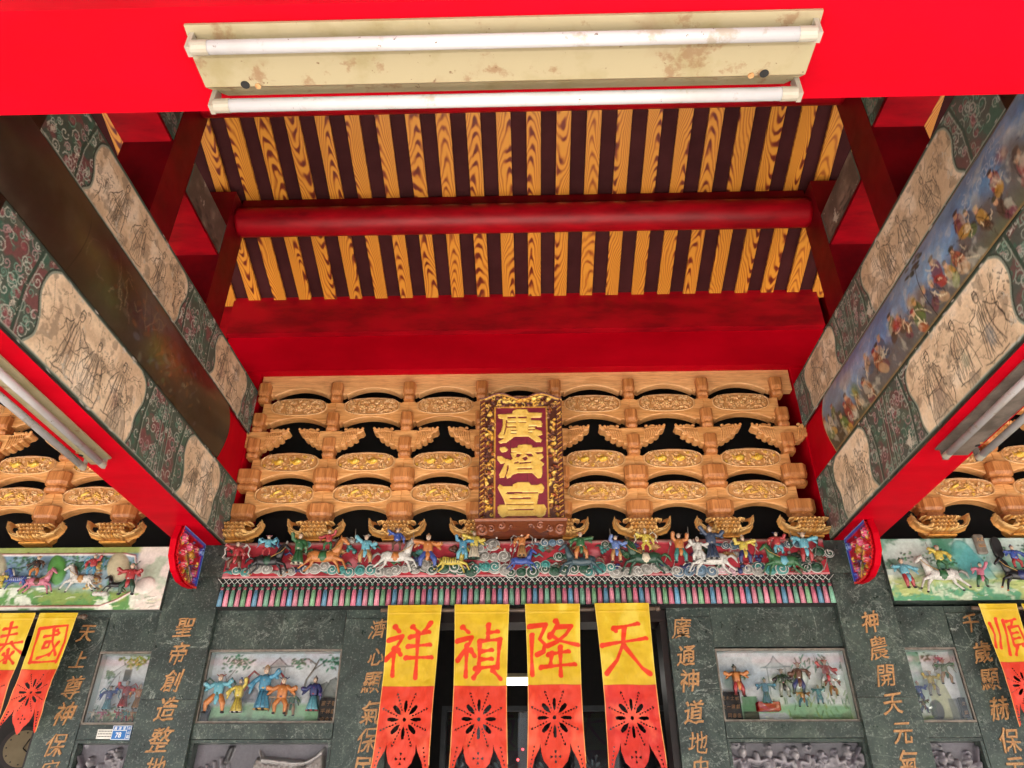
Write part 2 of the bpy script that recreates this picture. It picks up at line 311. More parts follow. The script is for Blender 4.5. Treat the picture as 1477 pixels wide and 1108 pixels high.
# ------------------------------------------------------------------ painter: colour and relief on a fine grid of real geometry
class Cv:
    def __init__(s, w, h, res, base=(128, 128, 128)):
        s.w, s.h, s.r = w, h, res; s.nx = max(2, int(round(w/res))+1); s.ny = max(2, int(round(h/res))+1)
        s.x = np.linspace(0, w, s.nx); s.y = np.linspace(0, h, s.ny); s.col = np.empty((s.ny, s.nx, 3)); s.col[:] = lin(base)
        s.z = np.zeros((s.ny, s.nx)); s.hole = np.zeros((s.ny, s.nx)); s.clip = None
    def win(s, x0, x1, y0, y1):
        i0 = max(0, int(x0/s.w*(s.nx-1))-1); i1 = min(s.nx, int(x1/s.w*(s.nx-1))+3); j0 = max(0, int(y0/s.h*(s.ny-1))-1); j1 = min(s.ny, int(y1/s.h*(s.ny-1))+3)
        if i0 >= i1 or j0 >= j1: return None
        X, Y = np.meshgrid(s.x[i0:i1], s.y[j0:j1]); return (slice(j0, j1), slice(i0, i1)), X, Y
    def put(s, sl, a, col, h=None, hole=False, a2=1):
        if s.clip is not None: a = a*s.clip[sl]
        if hole: s.hole[sl] = np.maximum(s.hole[sl], a); return
        if col is not None: s.col[sl] += (np.array(lin(col))-s.col[sl])*(a*a2)[..., None]
        if h is not None: s.z[sl] = np.where(h > 0, np.maximum(s.z[sl], h), s.z[sl]) if np.max(h) > 0 else np.minimum(s.z[sl], h)
    def seg(s, p, q, w0, w1, col, a=1, hgt=0, hole=False):
        m = max(w0, w1)+s.r*1.5; W = s.win(min(p[0], q[0])-m, max(p[0], q[0])+m, min(p[1], q[1])-m, max(p[1], q[1])+m)
        if not W: return
        sl, X, Y = W; dx, dy = q[0]-p[0], q[1]-p[1]; L2 = dx*dx+dy*dy or 1e-12
        t = np.clip(((X-p[0])*dx+(Y-p[1])*dy)/L2, 0, 1); d = np.hypot(X-p[0]-t*dx, Y-p[1]-t*dy); w = w0+(w1-w0)*t
        al = np.clip((w-d)/s.r+.5, 0, 1)
        s.put(sl, al, col, (hgt*np.sqrt(np.clip(1-(d/np.maximum(w, 1e-6))**2, 0, 1)) if hgt else None), hole, a)
    def line(s, pts, w, col, a=1, hgt=0, hole=False, w1=None, taper=0):
        n = len(pts)-1
        for i in range(n):
            u0, u1 = i/n, (i+1)/n; g = (lambda u: (w+(w1-w)*u) if w1 is not None else w*(1-taper*abs(2*u-1)))
            s.seg(pts[i], pts[i+1], g(u0), g(u1), col, a, hgt, hole)
    def poly(s, pts, col, a=1, hgt=0, hole=False, soft=1, slope=None):
        xs = [p[0] for p in pts]; ys = [p[1] for p in pts]; W = s.win(min(xs), max(xs), min(ys), max(ys))
        if not W: return
        sl, X, Y = W; ins = np.zeros(X.shape, bool); dm = np.full(X.shape, 1e9); n = len(pts)
        for i in range(n):
            (x0, y0), (x1, y1) = pts[i], pts[(i+1) % n]
            if y0 != y1:
                c = ((y0 > Y) != (y1 > Y)) & (X < (x1-x0)*(Y-y0)/(y1-y0)+x0); ins ^= c
            dx, dy = x1-x0, y1-y0; L2 = dx*dx+dy*dy or 1e-12; t = np.clip(((X-x0)*dx+(Y-y0)*dy)/L2, 0, 1)
            dm = np.minimum(dm, np.hypot(X-x0-t*dx, Y-y0-t*dy))
        sd_ = np.where(ins, dm, -dm); al = np.clip(sd_/(s.r*soft)+.5, 0, 1)
        s.put(sl, al, col, (hgt*np.clip(sd_/(slope or .01), 0, 1)**.6 if hgt else None), hole, a)
    def ell(s, cx, cy, rx, ry, col, a=1, hgt=0, rot=0, hole=False, soft=None):
        m = max(rx, ry); W = s.win(cx-m, cx+m, cy-m, cy+m)
        if not W: return
        sl, X, Y = W; c, q = math.cos(rot), math.sin(rot); u = ((X-cx)*c+(Y-cy)*q)/rx; v = (-(X-cx)*q+(Y-cy)*c)/ry; d = np.hypot(u, v)
        al = np.clip((1-d)*min(rx, ry)/s.r+.5, 0, 1) if soft is None else np.clip((1-d)/soft, 0, 1)
        s.put(sl, al, col, (hgt*np.sqrt(np.clip(1-d*d, 0, 1)) if hgt else None), hole, a)
    def fbm(s, sc, seed=0, oct=4, asp=1.0):
        g = np.random.default_rng(seed); out = np.zeros((s.ny, s.nx)); amp = 1; tot = 0
        for o in range(oct):
            f = sc*2**o; gx = max(2, int(s.w*f*asp)+2); gy = max(2, int(s.h*f)+2); G = g.random((gy, gx))
            xi = s.x/s.w*(gx-1.001); yi = s.y/s.h*(gy-1.001); x0 = xi.astype(int); y0 = yi.astype(int); fx = xi-x0; fy = yi-y0
            fx = fx*fx*(3-2*fx); fy = fy*fy*(3-2*fy)
            a = G[np.ix_(y0, x0)]; b = G[np.ix_(y0, x0+1)]; c = G[np.ix_(y0+1, x0)]; d = G[np.ix_(y0+1, x0+1)]
            out += amp*((a*(1-fx)+b*fx)*(1-fy)[:, None]+(c*(1-fx)+d*fx)*fy[:, None]); tot += amp; amp *= .5
        return out/tot
    def wash(s, mask, col, a=1):
        if s.clip is not None: mask = mask*s.clip
        s.col += (np.array(lin(col))-s.col)*(np.clip(mask, 0, 1)*a)[..., None]
    def obj(s, name, org, u, v, mat, parent, nrm_=None, bulge=None, keep=None, kind=None, warp=None):
        org = Vector(org); u = Vector(u).normalized(); v = Vector(v).normalized(); n = Vector(nrm_) if nrm_ else u.cross(v)
        X, Y = np.meshgrid(s.x, s.y); Z = s.z.copy()
        if bulge: Z += bulge*np.sin(np.clip(Y/s.h, 0, 1)*PI)
        if warp is not None: Z += warp
        b = Vector(parent['_w']) if parent else Vector((0, 0, 0)); o0 = np.array(org-b)
        P = o0+X[..., None]*np.array(u)+Y[..., None]*np.array(v)+Z[..., None]*np.array(n)
        idx = np.arange(s.nx*s.ny).reshape(s.ny, s.nx); q = np.stack([idx[:-1, :-1], idx[:-1, 1:], idx[1:, 1:], idx[1:, :-1]], -1).reshape(-1, 4)
        if u.cross(v).dot(n) < 0: q = q[:, ::-1]
        kk = np.ones(len(q), bool)
        hq = s.hole.reshape(-1)[q].mean(1) > .5; kk &= ~hq
        if keep is not None: kk &= keep.reshape(-1)[q].min(1) > .5
        q = q[kk]; used = np.zeros(s.nx*s.ny, bool); used[q.reshape(-1)] = True; mp = np.cumsum(used)-1; q = mp[q]; P = P.reshape(-1, 3)[used]; col = s.col.reshape(-1, 3)[used]
        me = bpy.data.meshes.new(name); me.vertices.add(len(P)); me.vertices.foreach_set('co', P.astype(np.float32).ravel())
        me.loops.add(q.size); me.loops.foreach_set('vertex_index', q.astype(np.int32).ravel()); me.polygons.add(len(q))
        me.polygons.foreach_set('loop_start', (np.arange(len(q))*4).astype(np.int32)); me.polygons.foreach_set('loop_total', np.full(len(q), 4, np.int32))
        me.update(calc_edges=True); me.polygons.foreach_set('use_smooth', np.ones(len(q), bool))
        a_ = me.color_attributes.new('Col', 'FLOAT_COLOR', 'POINT'); a_.data.foreach_set('color', np.concatenate([col, np.ones((len(col), 1))], 1).astype(np.float32).ravel())
        me.materials.append(M[mat]); me.validate(); ob = bpy.data.objects.new(name, me); C.objects.link(ob); ob['_w'] = list(b)
        if parent: ob.parent = parent
        if kind: ob['kind'] = kind
        return ob
def spiral(cx, cy, r, turns=1.6, a0=0, d=1, n=14, tail=0):
    P = []
    for i in range(n+1):
        t = i/n; rr = r*(1-t*.92); a = a0+d*t*turns*2*PI; P.append((cx+rr*math.cos(a), cy+rr*math.sin(a)))
    if tail: P = [(P[0][0]-math.sin(a0)*-d*-tail, P[0][1]+math.cos(a0)*-d*tail)]+P
    return P
R = random.Random(11)
def wob(p0, p1, amp, n=6):
    P = []; dx, dy = p1[0]-p0[0], p1[1]-p0[1]; b = R.uniform(-amp, amp)
    for i in range(n+1):
        t = i/n; o = b*math.sin(PI*t)+R.uniform(-amp, amp)*.25; L = math.hypot(dx, dy) or 1; P.append((p0[0]+dx*t-dy/L*o, p0[1]+dy*t+dx/L*o))
    return P

# ------------------------------------------------------------------ the setting
YF = 3.70                                   # face of the stone front
XL, XR, BW = -1.57, 1.515, .23              # inner faces of the two painted beams, and their width
ZB, Z1, Z2, Z3 = 1.326, 1.667, 1.975, 2.26  # underside and tiers of the painted beams
mb = MB(); mb.box(-60, 60, -90, 40, GZ-.3, GZ); struct(add('ground', mb, 'ground'))
for nm, z0, y0, y1 in (('step', GZ, 3.3, 12),):
    mb = MB(); mb.box(-9, 9, y0, y1, GZ+.001, GZ+.1); struct(add('floor_step', mb, 'dim_floor'))
# roof above the porch (sloping board ceiling) and the eave in front of the lintel beam
YR0, YR1 = .4, 3.66
def zc(y): return 2.87 + .321*(3.65-y)
mb = MB()
for (a, b_) in ((YR0, YR1),):
    mb.add([(-9, a, zc(a)), (9, a, zc(a)), (9, b_, zc(b_)), (-9, b_, zc(b_)), (-9, a, zc(a)+.06), (9, a, zc(a)+.06), (9, b_, zc(b_)+.06), (-9, b_, zc(b_)+.06)],
           [(0, 3, 2, 1), (4, 5, 6, 7), (0, 1, 5, 4), (2, 3, 7, 6), (1, 2, 6, 5), (0, 4, 7, 3)])
ceil = struct(add('ceiling', mb, 'board'))
mb = MB(); L = (YR1-YR0)/math.cos(math.atan(.321)); mb.box(-.037, .037, -L/2, L/2, -.016, 0)
proto = None; k0 = -14
for k in range(k0, 15):
    p = ((-.112+.156*k), (YR0+YR1)/2, zc((YR0+YR1)/2)-.001)
    if proto is None:
        proto = add('rafter', mb, 'rafter', ceil, pos=p); proto.rotation_euler.x = -math.atan(.321); r_ = proto
    else: r_ = dup(proto, p, ceil)
mb = MB(); mb.box(-34, 34, -26, -20, GZ, GZ+11); struct(add('unseen_wall', mb, 'wall_out'))  # added unseen wall, keeps bright low sky out of the glass reflections
mb = MB(); mb.box(-9, 9, -.35, .80, 1.46, 1.56); struct(add('eave', mb, 'eave'))
mb = MB(); mb.box(-9, 9, -.35, .80, 1.561, 4.1); mb.box(-9, 9, YR0, 12, 3.95, 4.1); struct(add('roof', mb, 'eave'))  # unseen slabs added above the lintel beam to block skylight
mb = MB(); mb.box(-9, -8.8, .82, 12, GZ, 3.94); mb.box(8.8, 9, .82, 12, GZ, 3.94); struct(add('side_wall', mb, 'wall_out'))
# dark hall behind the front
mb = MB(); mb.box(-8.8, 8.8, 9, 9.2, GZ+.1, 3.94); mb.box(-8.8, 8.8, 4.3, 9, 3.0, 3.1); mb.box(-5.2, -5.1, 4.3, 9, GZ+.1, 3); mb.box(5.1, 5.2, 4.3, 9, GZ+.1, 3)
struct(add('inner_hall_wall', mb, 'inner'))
mb = MB(); mb.box(-8.8, 8.8, 4.05, 4.12, 1.42, 3.0); struct(add('painted_darkness', mb, 'black'))  # black sheet in place of the darkness behind the lattices

# ------------------------------------------------------------------ front lintel beam with its twin-tube fixture
t = thing('lintel_beam', 'wide bright red beam crossing the top of the view, with a twin-tube light fixed under it', 'beam', (0, .92, ZB))
mb = MB(); mb.box(-8.8, 8.8, .802, 1.032, ZB, ZB+.5, b=0); add('beam_body', mb, 'red', t)
def fixture(loc, along, label, dirty=False, L=1.17, ws=1.0):
    """twin tube batten; along = unit vector of its length; cross = across the tubes; built hanging below loc"""
    t = thing('light_fixture', label, 'ceiling light', loc, 'twin-tube batten lights under the red beams')
    a = Vector(along); c = Vector((0, 1, 0)) if abs(a.x) > .5 else Vector((1, 0, 0)); o = Vector(loc); z = Vector((0, 0, 1))
    P = lambda s, u, h: o + a*s + c*u*ws - z*h
    H = L/2+.012; prof = [(-.082, .002), (-.082, .008), (-.045, .014), (-.03, .034), (.034, .034), (.05, .016), (.074, .008), (.074, .002)]
    m = MB(); n = len(prof); e = [H-.0, H, H, H-.004, H-.004, H-.0, H-.03, H-.03]
    vs = [P(-e[i], u, h) for i, (u, h) in enumerate(prof)]+[P(e[i], u, h) for i, (u, h) in enumerate(prof)]
    m.add(vs, [tuple(range(n)), tuple(range(2*n-1, n-1, -1))]+[(i, i+n, (i+1) % n+n, (i+1) % n) for i in range(n)])
    bt = add('batten', m, 'steel_dirty' if dirty else 'steel', t)
    for s in (-1, 1):
        m = MB(); m.tube([P(s*(H-.085), .03, .0335), P(s*(H-.085), .03, .0352)], .009, n=12); add('cable_hole', m, 'black', bt)
        m = MB(); m.tube([P(s*(H-.11), .033, .0335), P(s*(H-.11), .033, .037)], .006, n=8); add('screw', m, 'letter', bt)
    for u, hh in ((-.058, .042), (.066, .05)):
        m = MB(); m.tube([P(-L/2+.03, u, hh), P(L/2-.03, u, hh)], .0135, n=16); tb = add('tube', m, 'tube', t, smooth=True)
        for s in (-1, 1):
            m = MB(); m.tube([P(s*(L/2-.034), u, hh), P(s*(L/2-.002), u, hh)], .0142, n=14); add('end_cap', m, 'cap', tb, smooth=False)
            m = MB(); q = [P(s*(L/2+.006), u+g, h) for g, h in ((-.011, .004), (.011, .004), (.011, hh+.012), (-.011, hh+.012))]
            m.extrude(q, a*(s*-.009)); add('lamp_holder', m, 'steel_dirty' if dirty else 'cap', tb)
    return t
fixture((-.043, .915, ZB), (1, 0, 0), 'cream rust-spotted twin-tube light under the red beam at the top')
fixture((-1.712, 2.06, ZB), (0, 1, 0), 'cream twin-tube light under the slanting red beam at the left', ws=-.62)
fixture((1.655, 2.06, ZB), (0, 1, 0), 'dark dirty twin-tube light under the slanting red beam at the right', True)

# ------------------------------------------------------------------ painting helpers
INK = '2B2724'
def scrollwork(cv, x0, x1, seed, bg1='46544A', bg2='7A4648', lc='BFC4B8', lw=.0026, dens=1.0):
    R.seed(seed); m = np.zeros((cv.ny, cv.nx)); m[:, (cv.x >= x0) & (cv.x <= x1)] = 1
    f = cv.fbm(9, seed, 3); cv.wash(m, bg1); cv.wash(m*np.clip((f-.5)*14, 0, 1), bg2, .8)
    cv.wash(m*np.clip((cv.fbm(20, seed+5, 3)-.56)*12, 0, 1), '2F6A58', .5)
    N = int((x1-x0)*cv.h*760*dens)+2
    for _ in range(N):
        cx = R.uniform(x0, x1); cy = R.uniform(0, cv.h); r = R.uniform(.012, .032); c = R.choice([lc, lc, '8E9A8C', 'B08E90', '6E9A88'])
        P = spiral(cx, cy, r, R.uniform(.9, 1.7), R.uniform(0, 6.3), R.choice((-1, 1)), 12)
        P = [(min(max(p[0], x0+.002), x1-.002), p[1]) for p in P]; cv.line(P, lw*.62, c, .85)
        if R.random() < .35:
            cv.ell(cx, cy, r*.5, r*.4, R.choice(['8C4A50', '2E6352', '7C4048', '31564A']), .7)
def ink_figure(cv, x, y, s, d=1):
    """a robed standing figure in brush outline, s = height"""
    W = max(.0015, s*.007)
    hx, hy = x+R.uniform(-.03, .03)*s, y+s*.88
    cv.line([(hx+math.cos(a)*s*.05, hy+math.sin(a)*s*.06) for a in [i*.63 for i in range(11)]], W, INK, .85)
    cv.line([(hx-s*.05, hy+s*.04), (hx-s*.02, hy+s*.11), (hx+s*.04, hy+s*.1), (hx+s*.06, hy+s*.03)], W*1.4, INK, .9)
    cv.line([(hx-s*.03, hy-s*.05), (hx-s*.04, hy-s*.14)], W, INK, .7); cv.line([(hx, hy-s*.06), (hx+s*.01, hy-s*.16)], W, INK, .7)
    for k in range(9):
        t = (k-4)/4; cv.line(wob((x+t*s*.11, y+s*(.76-abs(t)*.05)), (x+t*s*R.uniform(.14, .3), y+s*R.uniform(0, .12)), s*.05), W*R.uniform(.7, 1.3), INK, .8)
    for q in (-1, 1):
        e = (x+q*s*R.uniform(.2, .34), y+s*R.uniform(.45, .7)); cv.line(wob((x+q*s*.1, y+s*.76), e, s*.04), W*1.2, INK, .85)
        cv.line(wob(e, (x+q*s*.12, y+s*.4), s*.06), W, INK, .8); cv.line(wob(e, (e[0]+q*s*.02, e[1]-s*.2), s*.05), W, INK, .75)
    cv.line(wob((x-s*.2, y+s*.45), (x+s*.22, y+s*.4), s*.05), W, INK, .8); cv.line(wob((x-s*.25, y), (x+s*.28, y+s*.02), s*.05), W*1.3, INK, .85)
    for k in range(4): cv.line(wob((x+R.uniform(-.15, .15)*s, y+s*.38), (x+R.uniform(-.25, .25)*s, y+s*.05), s*.06), W*.8, '5A504A', .6)
    if R.random() < .5: cv.ell(x, y+s*.3, s*.13, s*.2, R.choice(['7F97A2', 'A88A6E', '9AA68E', 'B08A7A']), .35, soft=.6)
def ink_tree(cv, x, y, s):
    cv.line(wob((x, y), (x+R.uniform(-.2, .2)*s, y+s*.7), s*.12, 8), s*.018, INK, .8, taper=.4)
    for _ in range(int(30)):
        a = R.uniform(0, 6.3); r = s*.32*math.sqrt(R.random()); p = (x+math.cos(a)*r*1.2, y+s*.75+math.sin(a)*r*.8); cv.line([p, (p[0]+R.uniform(-1, 1)*s*.05, p[1]+s*.03)], s*.012, R.choice([INK, '3A3E34', '555048']), .8)
def ink_rock(cv, x, y, s):
    P = [(x-s*.5, y), (x-s*.42, y+s*.35), (x-s*.15, y+s*.75), (x+s*.15, y+s*.8), (x+s*.4, y+s*.4), (x+s*.5, y)]
    cv.poly(P, 'A29584', .45); cv.line(P, s*.012, INK, .8)
    for _ in range(5): cv.line(wob((x+R.uniform(-.35, .3)*s, y+R.uniform(.3, .65)*s), (x+R.uniform(-.3, .4)*s, y+.05*s), s*.1), s*.008, INK, .6)
def cartouche(cv, x0, x1, seed, n=3, cut=.35, base='EBD2B2'):
    """cream reserve with shaped ends, an ink scene inside"""
    R.seed(seed); h = cv.h; m = .016; e = h*cut
    def sm(K):
        O = []; K = [K[0]]+K+[K[-1]]
        for i in range(1, len(K)-2):
            for q in range(6):
                t_ = q/6; O.append(tuple(.5*(2*K[i][d]+(K[i+1][d]-K[i-1][d])*t_+(2*K[i-1][d]-5*K[i][d]+4*K[i+1][d]-K[i+2][d])*t_**2+(3*K[i][d]-K[i-1][d]-3*K[i+1][d]+K[i+2][d])*t_**3) for d in (0, 1)))
        return O+[K[-1]]
    P = sm([(x0+e*.1, m), (x0+e*.38, h*.2), (x0+e*.32, h*.4), (x0+e*.04, h*.62), (x0+e*.12, h*.84), (x0+e*.5, h-m)])+sm([(x1-e*.6, h-m), (x1-e*.12, h*.86), (x1, h*.66), (x1-e*.22, h*.42), (x1-e*.2, h*.2), (x1-e*.35, m)])
    for w_, c in ((.016, '2E3F36'), (.008, '8C9688')):
        cv.line(P+[P[0]], w_, c)
    cv.poly(P, base)
    # keep everything else inside the reserve
    old = cv.clip; t = Cv(cv.w, cv.h, cv.r); t.col[:] = 0; t.poly([(p[0], p[1]) for p in P], 'FFFFFF'); cv.clip = t.col[..., 0]
    f = cv.fbm(10, seed, 5); cv.wash(np.clip((f-.45)*5, 0, 1), 'B89A7A', .5); cv.wash(np.clip((.42-f)*8, 0, 1), 'F2E2CC', .6)
    cv.wash(np.clip((cv.fbm(26, seed+3, 4)-.6)*14, 0, 1), '5E5248', .45)
    W = x1-x0
    for k in range(int(W/.09)):
        xx = x0+R.uniform(.05, .95)*W; cv.line(wob((xx, R.uniform(.55, .95)*h), (xx+R.uniform(.04, .14), R.uniform(.35, .9)*h), .03), .0012, '6B5F54', .7)
    for k in range(int(W*60)):
        xx = R.uniform(x0, x1); yy = R.uniform(0, h); cv.line(wob((xx, yy), (xx+R.uniform(-.07, .07), yy+R.uniform(-.09, .05)), .025, 5), .0013, INK, .6)
    for k in range(n):
        ink_figure(cv, x0+W*(.16+.72*(k+.5)/n*.95)+R.uniform(-.03, .03), h*R.uniform(.06, .14), h*R.uniform(.62, .82))
    for k in range(max(2, int(W*9))): ink_tree(cv, x0+R.uniform(.08, .95)*W, R.uniform(0, .35)*h, h*R.uniform(.25, .6))
    ink_rock(cv, x0+W*R.uniform(.75, .88), .012, h*.42); ink_rock(cv, x0+W*R.uniform(.1, .5), .01, h*.2)
    for c_ in range(3):                                   # a short column block of writing
        for q in range(5): xx = x1-e-.02-c_*.016; cv.line(wob((xx-.004, h*.85-q*.014), (xx+.004, h*.85-q*.014-.006), .004, 2), .0016, INK, .8)
    cv.clip = old
def painted_beam_cv(y0, y1, z0, z1, carts, seed, right=False, base='EBD2B2'):
    cv = Cv(y1-y0, z1-z0, .0034, '39423C'); sw = dict(bg1='4C524C', bg2='6A4846', lc='A8B0A6') if right else {}
    scrollwork(cv, 0, cv.w, seed, **sw)
    for (a, b_, n) in carts:
        cartouche(cv, a-y0, b_-y0, seed+int(a*10), n, base=base)
        for e in (a-.05, b_+.05):
            cv.line([(e-y0, 0), (e-y0-.02, cv.h*.5), (e-y0, cv.h)], .007, '31473C'); cv.line([(e-y0+.012, 0), (e-y0-.008, cv.h*.5), (e-y0+.012, cv.h)], .0016, '9BA69A')
    x = carts[0][1]-y0+(carts[-1][0]-carts[0][1])*.5
    for d in (-.035, 0, .035): cv.line([(x+d+.03, 0), (x+d-.02, cv.h)], .0035, '2D4A3E'); cv.line([(x+d+.036, 0), (x+d-.014, cv.h)], .0016, '98A498')
    for yy in (.004, cv.h-.004): cv.line([(0, yy), (cv.w, yy)], .007, '34453B')
    cv.line([(0, .0125), (cv.w, .0125)], .0016, 'A9B0A4')
    for _ in range(26):                                    # flaked white spots along the edges
        cv.ell(R.uniform(0, cv.w), R.choice([R.uniform(0, .02), cv.h-R.uniform(0, .025)]), R.uniform(.004, .016), R.uniform(.002, .006), 'C9C6BE', .8, rot=R.uniform(-.3, .3))
    for _ in range(40): cv.ell(R.uniform(0, cv.w), R.uniform(0, cv.h), R.uniform(.002, .005), R.uniform(.002, .004), 'D2CEC6', .6)
    return cv
def middle_left():
    cv = Cv(2.3, Z2-Z1, .005, '2E2620'); f = cv.fbm(4, 3, 5); g = cv.fbm(7, 9, 5)
    cv.wash(np.clip((f-.45)*5, 0, 1), '423A30', .7); cv.wash(np.clip((g-.55)*6, 0, 1), '241C16', .8)
    U = (cv.x[None, :]-.45)/1.85; V = cv.y[:, None]/cv.h; bl = lambda u, v, su, sv: np.exp(-((U-u)/su)**2-((V-v)/sv)**2)
    cv.wash(bl(.55, .75, .09, .35)*np.clip(g*1.6, 0, 1), '5C6470', .75); cv.wash(bl(.63, .5, .07, .3)*f*1.5, '8A4A22', .8); cv.wash(bl(.56, .38, .05, .22), '5A5A22', .6)
    cv.wash(bl(.25, .5, .08, .25)*g*1.5, '5C5030', .6); cv.wash(bl(.35, .25, .06, .2)*g*1.5, '44522E', .6)
    R.seed(5)
    for _ in range(170):
        x, y = .45+R.gauss(.62, .12)*1.85, R.gauss(.45, .22)*cv.h; cv.ell(x, y, R.uniform(.006, .03), R.uniform(.004, .012), R.choice(['6B4A2A', '7A3A22', '4E5A3A', '6E6A58', '2A2018', '5A5E68', '8A5A30']), R.uniform(.15, .5), rot=R.uniform(-1, 1))
    for _ in range(30): x = R.uniform(.4, .8)*cv.w; cv.line(wob((x, R.uniform(.3, .8)*cv.h), (x+R.uniform(-.08, .08), R.uniform(.2, .9)*cv.h), .03), .0016, R.choice(['9A8A6A', '241A12', '7A6A5A']), .5)
    cv.line([(.87, 0), (.87, cv.h)], .0018, '120D09'); return cv
def middle_right():
    cv = Cv(2.3, Z2-Z1, .0042, '7FA6CC'); f = cv.fbm(5, 13, 5, .5); g = cv.fbm(9, 19, 5); U = cv.x[None, :]/cv.w; V = cv.y[:, None]/cv.h
    cv.wash(np.clip((f-.42)*5, 0, 1)*V**.6, '4A82B8', .9); cv.wash(np.clip((g-.5)*7, 0, 1)*np.exp(-((V-.55-.15*np.sin(U*9))/.22)**2), 'B8C4CC', .8)
    cv.wash(np.clip(1.75-V*3.1+(g-.5)*1.6, 0, 1), '57442F', .85); cv.wash(np.clip(.5-V*1.8+(f-.5)*1.6, 0, 1), '4A5A2A', .6)
    cv.wash(np.clip((U-.82)*9, 0, 1)*np.clip(1.1-V, 0, 1), '33271C', .8); cv.wash(np.clip((.07-U)*30, 0, 1), '8A4E2C', .8)
    R.seed(15); cols = ['96362C', '9A4E2C', 'A67E36', '66783A', '6A3A46', '7A3034', 'A88A6A', '4A3A30', '44586E', 'AEA494', '56683C', '8E5A34']
    for k in range(46):                                    # crowd of riders and soldiers
        x = cv.w*(.05+.9*(k+R.uniform(0, 1))/34); y = cv.h*R.uniform(.12, .5); s = R.uniform(.04, .078); c = R.choice(cols); c2 = R.choice(cols)
        cv.ell(x, y, s*.42, s*.62, c, .85, rot=R.uniform(-.5, .5)); cv.ell(x+R.uniform(-.02, .02), y-s*.5, s*.5, s*.3, c2, .85, rot=R.uniform(-.6, .6)); cv.ell(x+s*.1, y+s*.66, s*.19, s*.22, 'C99A76', .95)
        cv.ell(x+s*.1, y+s*.84, s*.24, s*.13, R.choice(['3A1E22', '8E2E30', 'B0A082', '2E3A2A']), .95)
        for _ in range(5): cv.line(wob((x+R.uniform(-.5, .5)*s, y+R.uniform(-.6, .5)*s), (x+R.uniform(-.8, .8)*s, y+R.uniform(-.8, .8)*s), s*.2, 4), .0022, R.choice(['2A2018', 'E0D2B0', '1E1A18', c2]), .7)
    for cx, cy, s, c in ((.16, .62, .11, '51762E'), (.13, .38, .09, '5E7A2A'), (.24, .45, .1, '55504A'), (.26, .58, .045, '9A4A28'), (.62, .42, .05, 'BE3A34'), (.56, .45, .05, 'C49A22'), (.83, .36, .06, '5F8426'), (.86, .2, .03, 'C07A2A')):
        cv.ell(cx*cv.w, cy*cv.h, s, s*.75, c, .6, rot=.4, soft=.7)
    for _ in range(14): cv.ell(cv.w*R.uniform(.5, .56), cv.h*R.uniform(.72, .95), .022, .008, '24402E', .9, rot=.3)
    for _ in range(12):
        x, y = cv.w*R.uniform(.25, .36), cv.h*R.uniform(.55, .9); cv.line(spiral(x, y, .025, 1, R.uniform(0, 6), 1, 10), .0013, 'C8D4DC', .7)
    for _ in range(60): x = R.uniform(0, 1)*cv.w; y = R.uniform(.1, .5)*cv.h; cv.line(wob((x, y), (x+R.uniform(-.07, .07), y+R.uniform(-.05, .08)), .02), .0017, R.choice(['1E1814', '8E7A5A', 'D8C8A8']), .6)
    g2 = cv.fbm(22, 71, 4); cv.wash(np.clip((g2-.5)*6, 0, 1), '4A4238', .2); cv.wash(np.clip((.4-g2)*8, 0, 1), 'D0CCB8', .35)
    cv.line([(1.2, 0), (1.2, cv.h)], .0018, '15100C')
    for yy in (.003, cv.h-.003): cv.line([(0, yy), (cv.w, yy)], .004, '7A6644')
    return cv

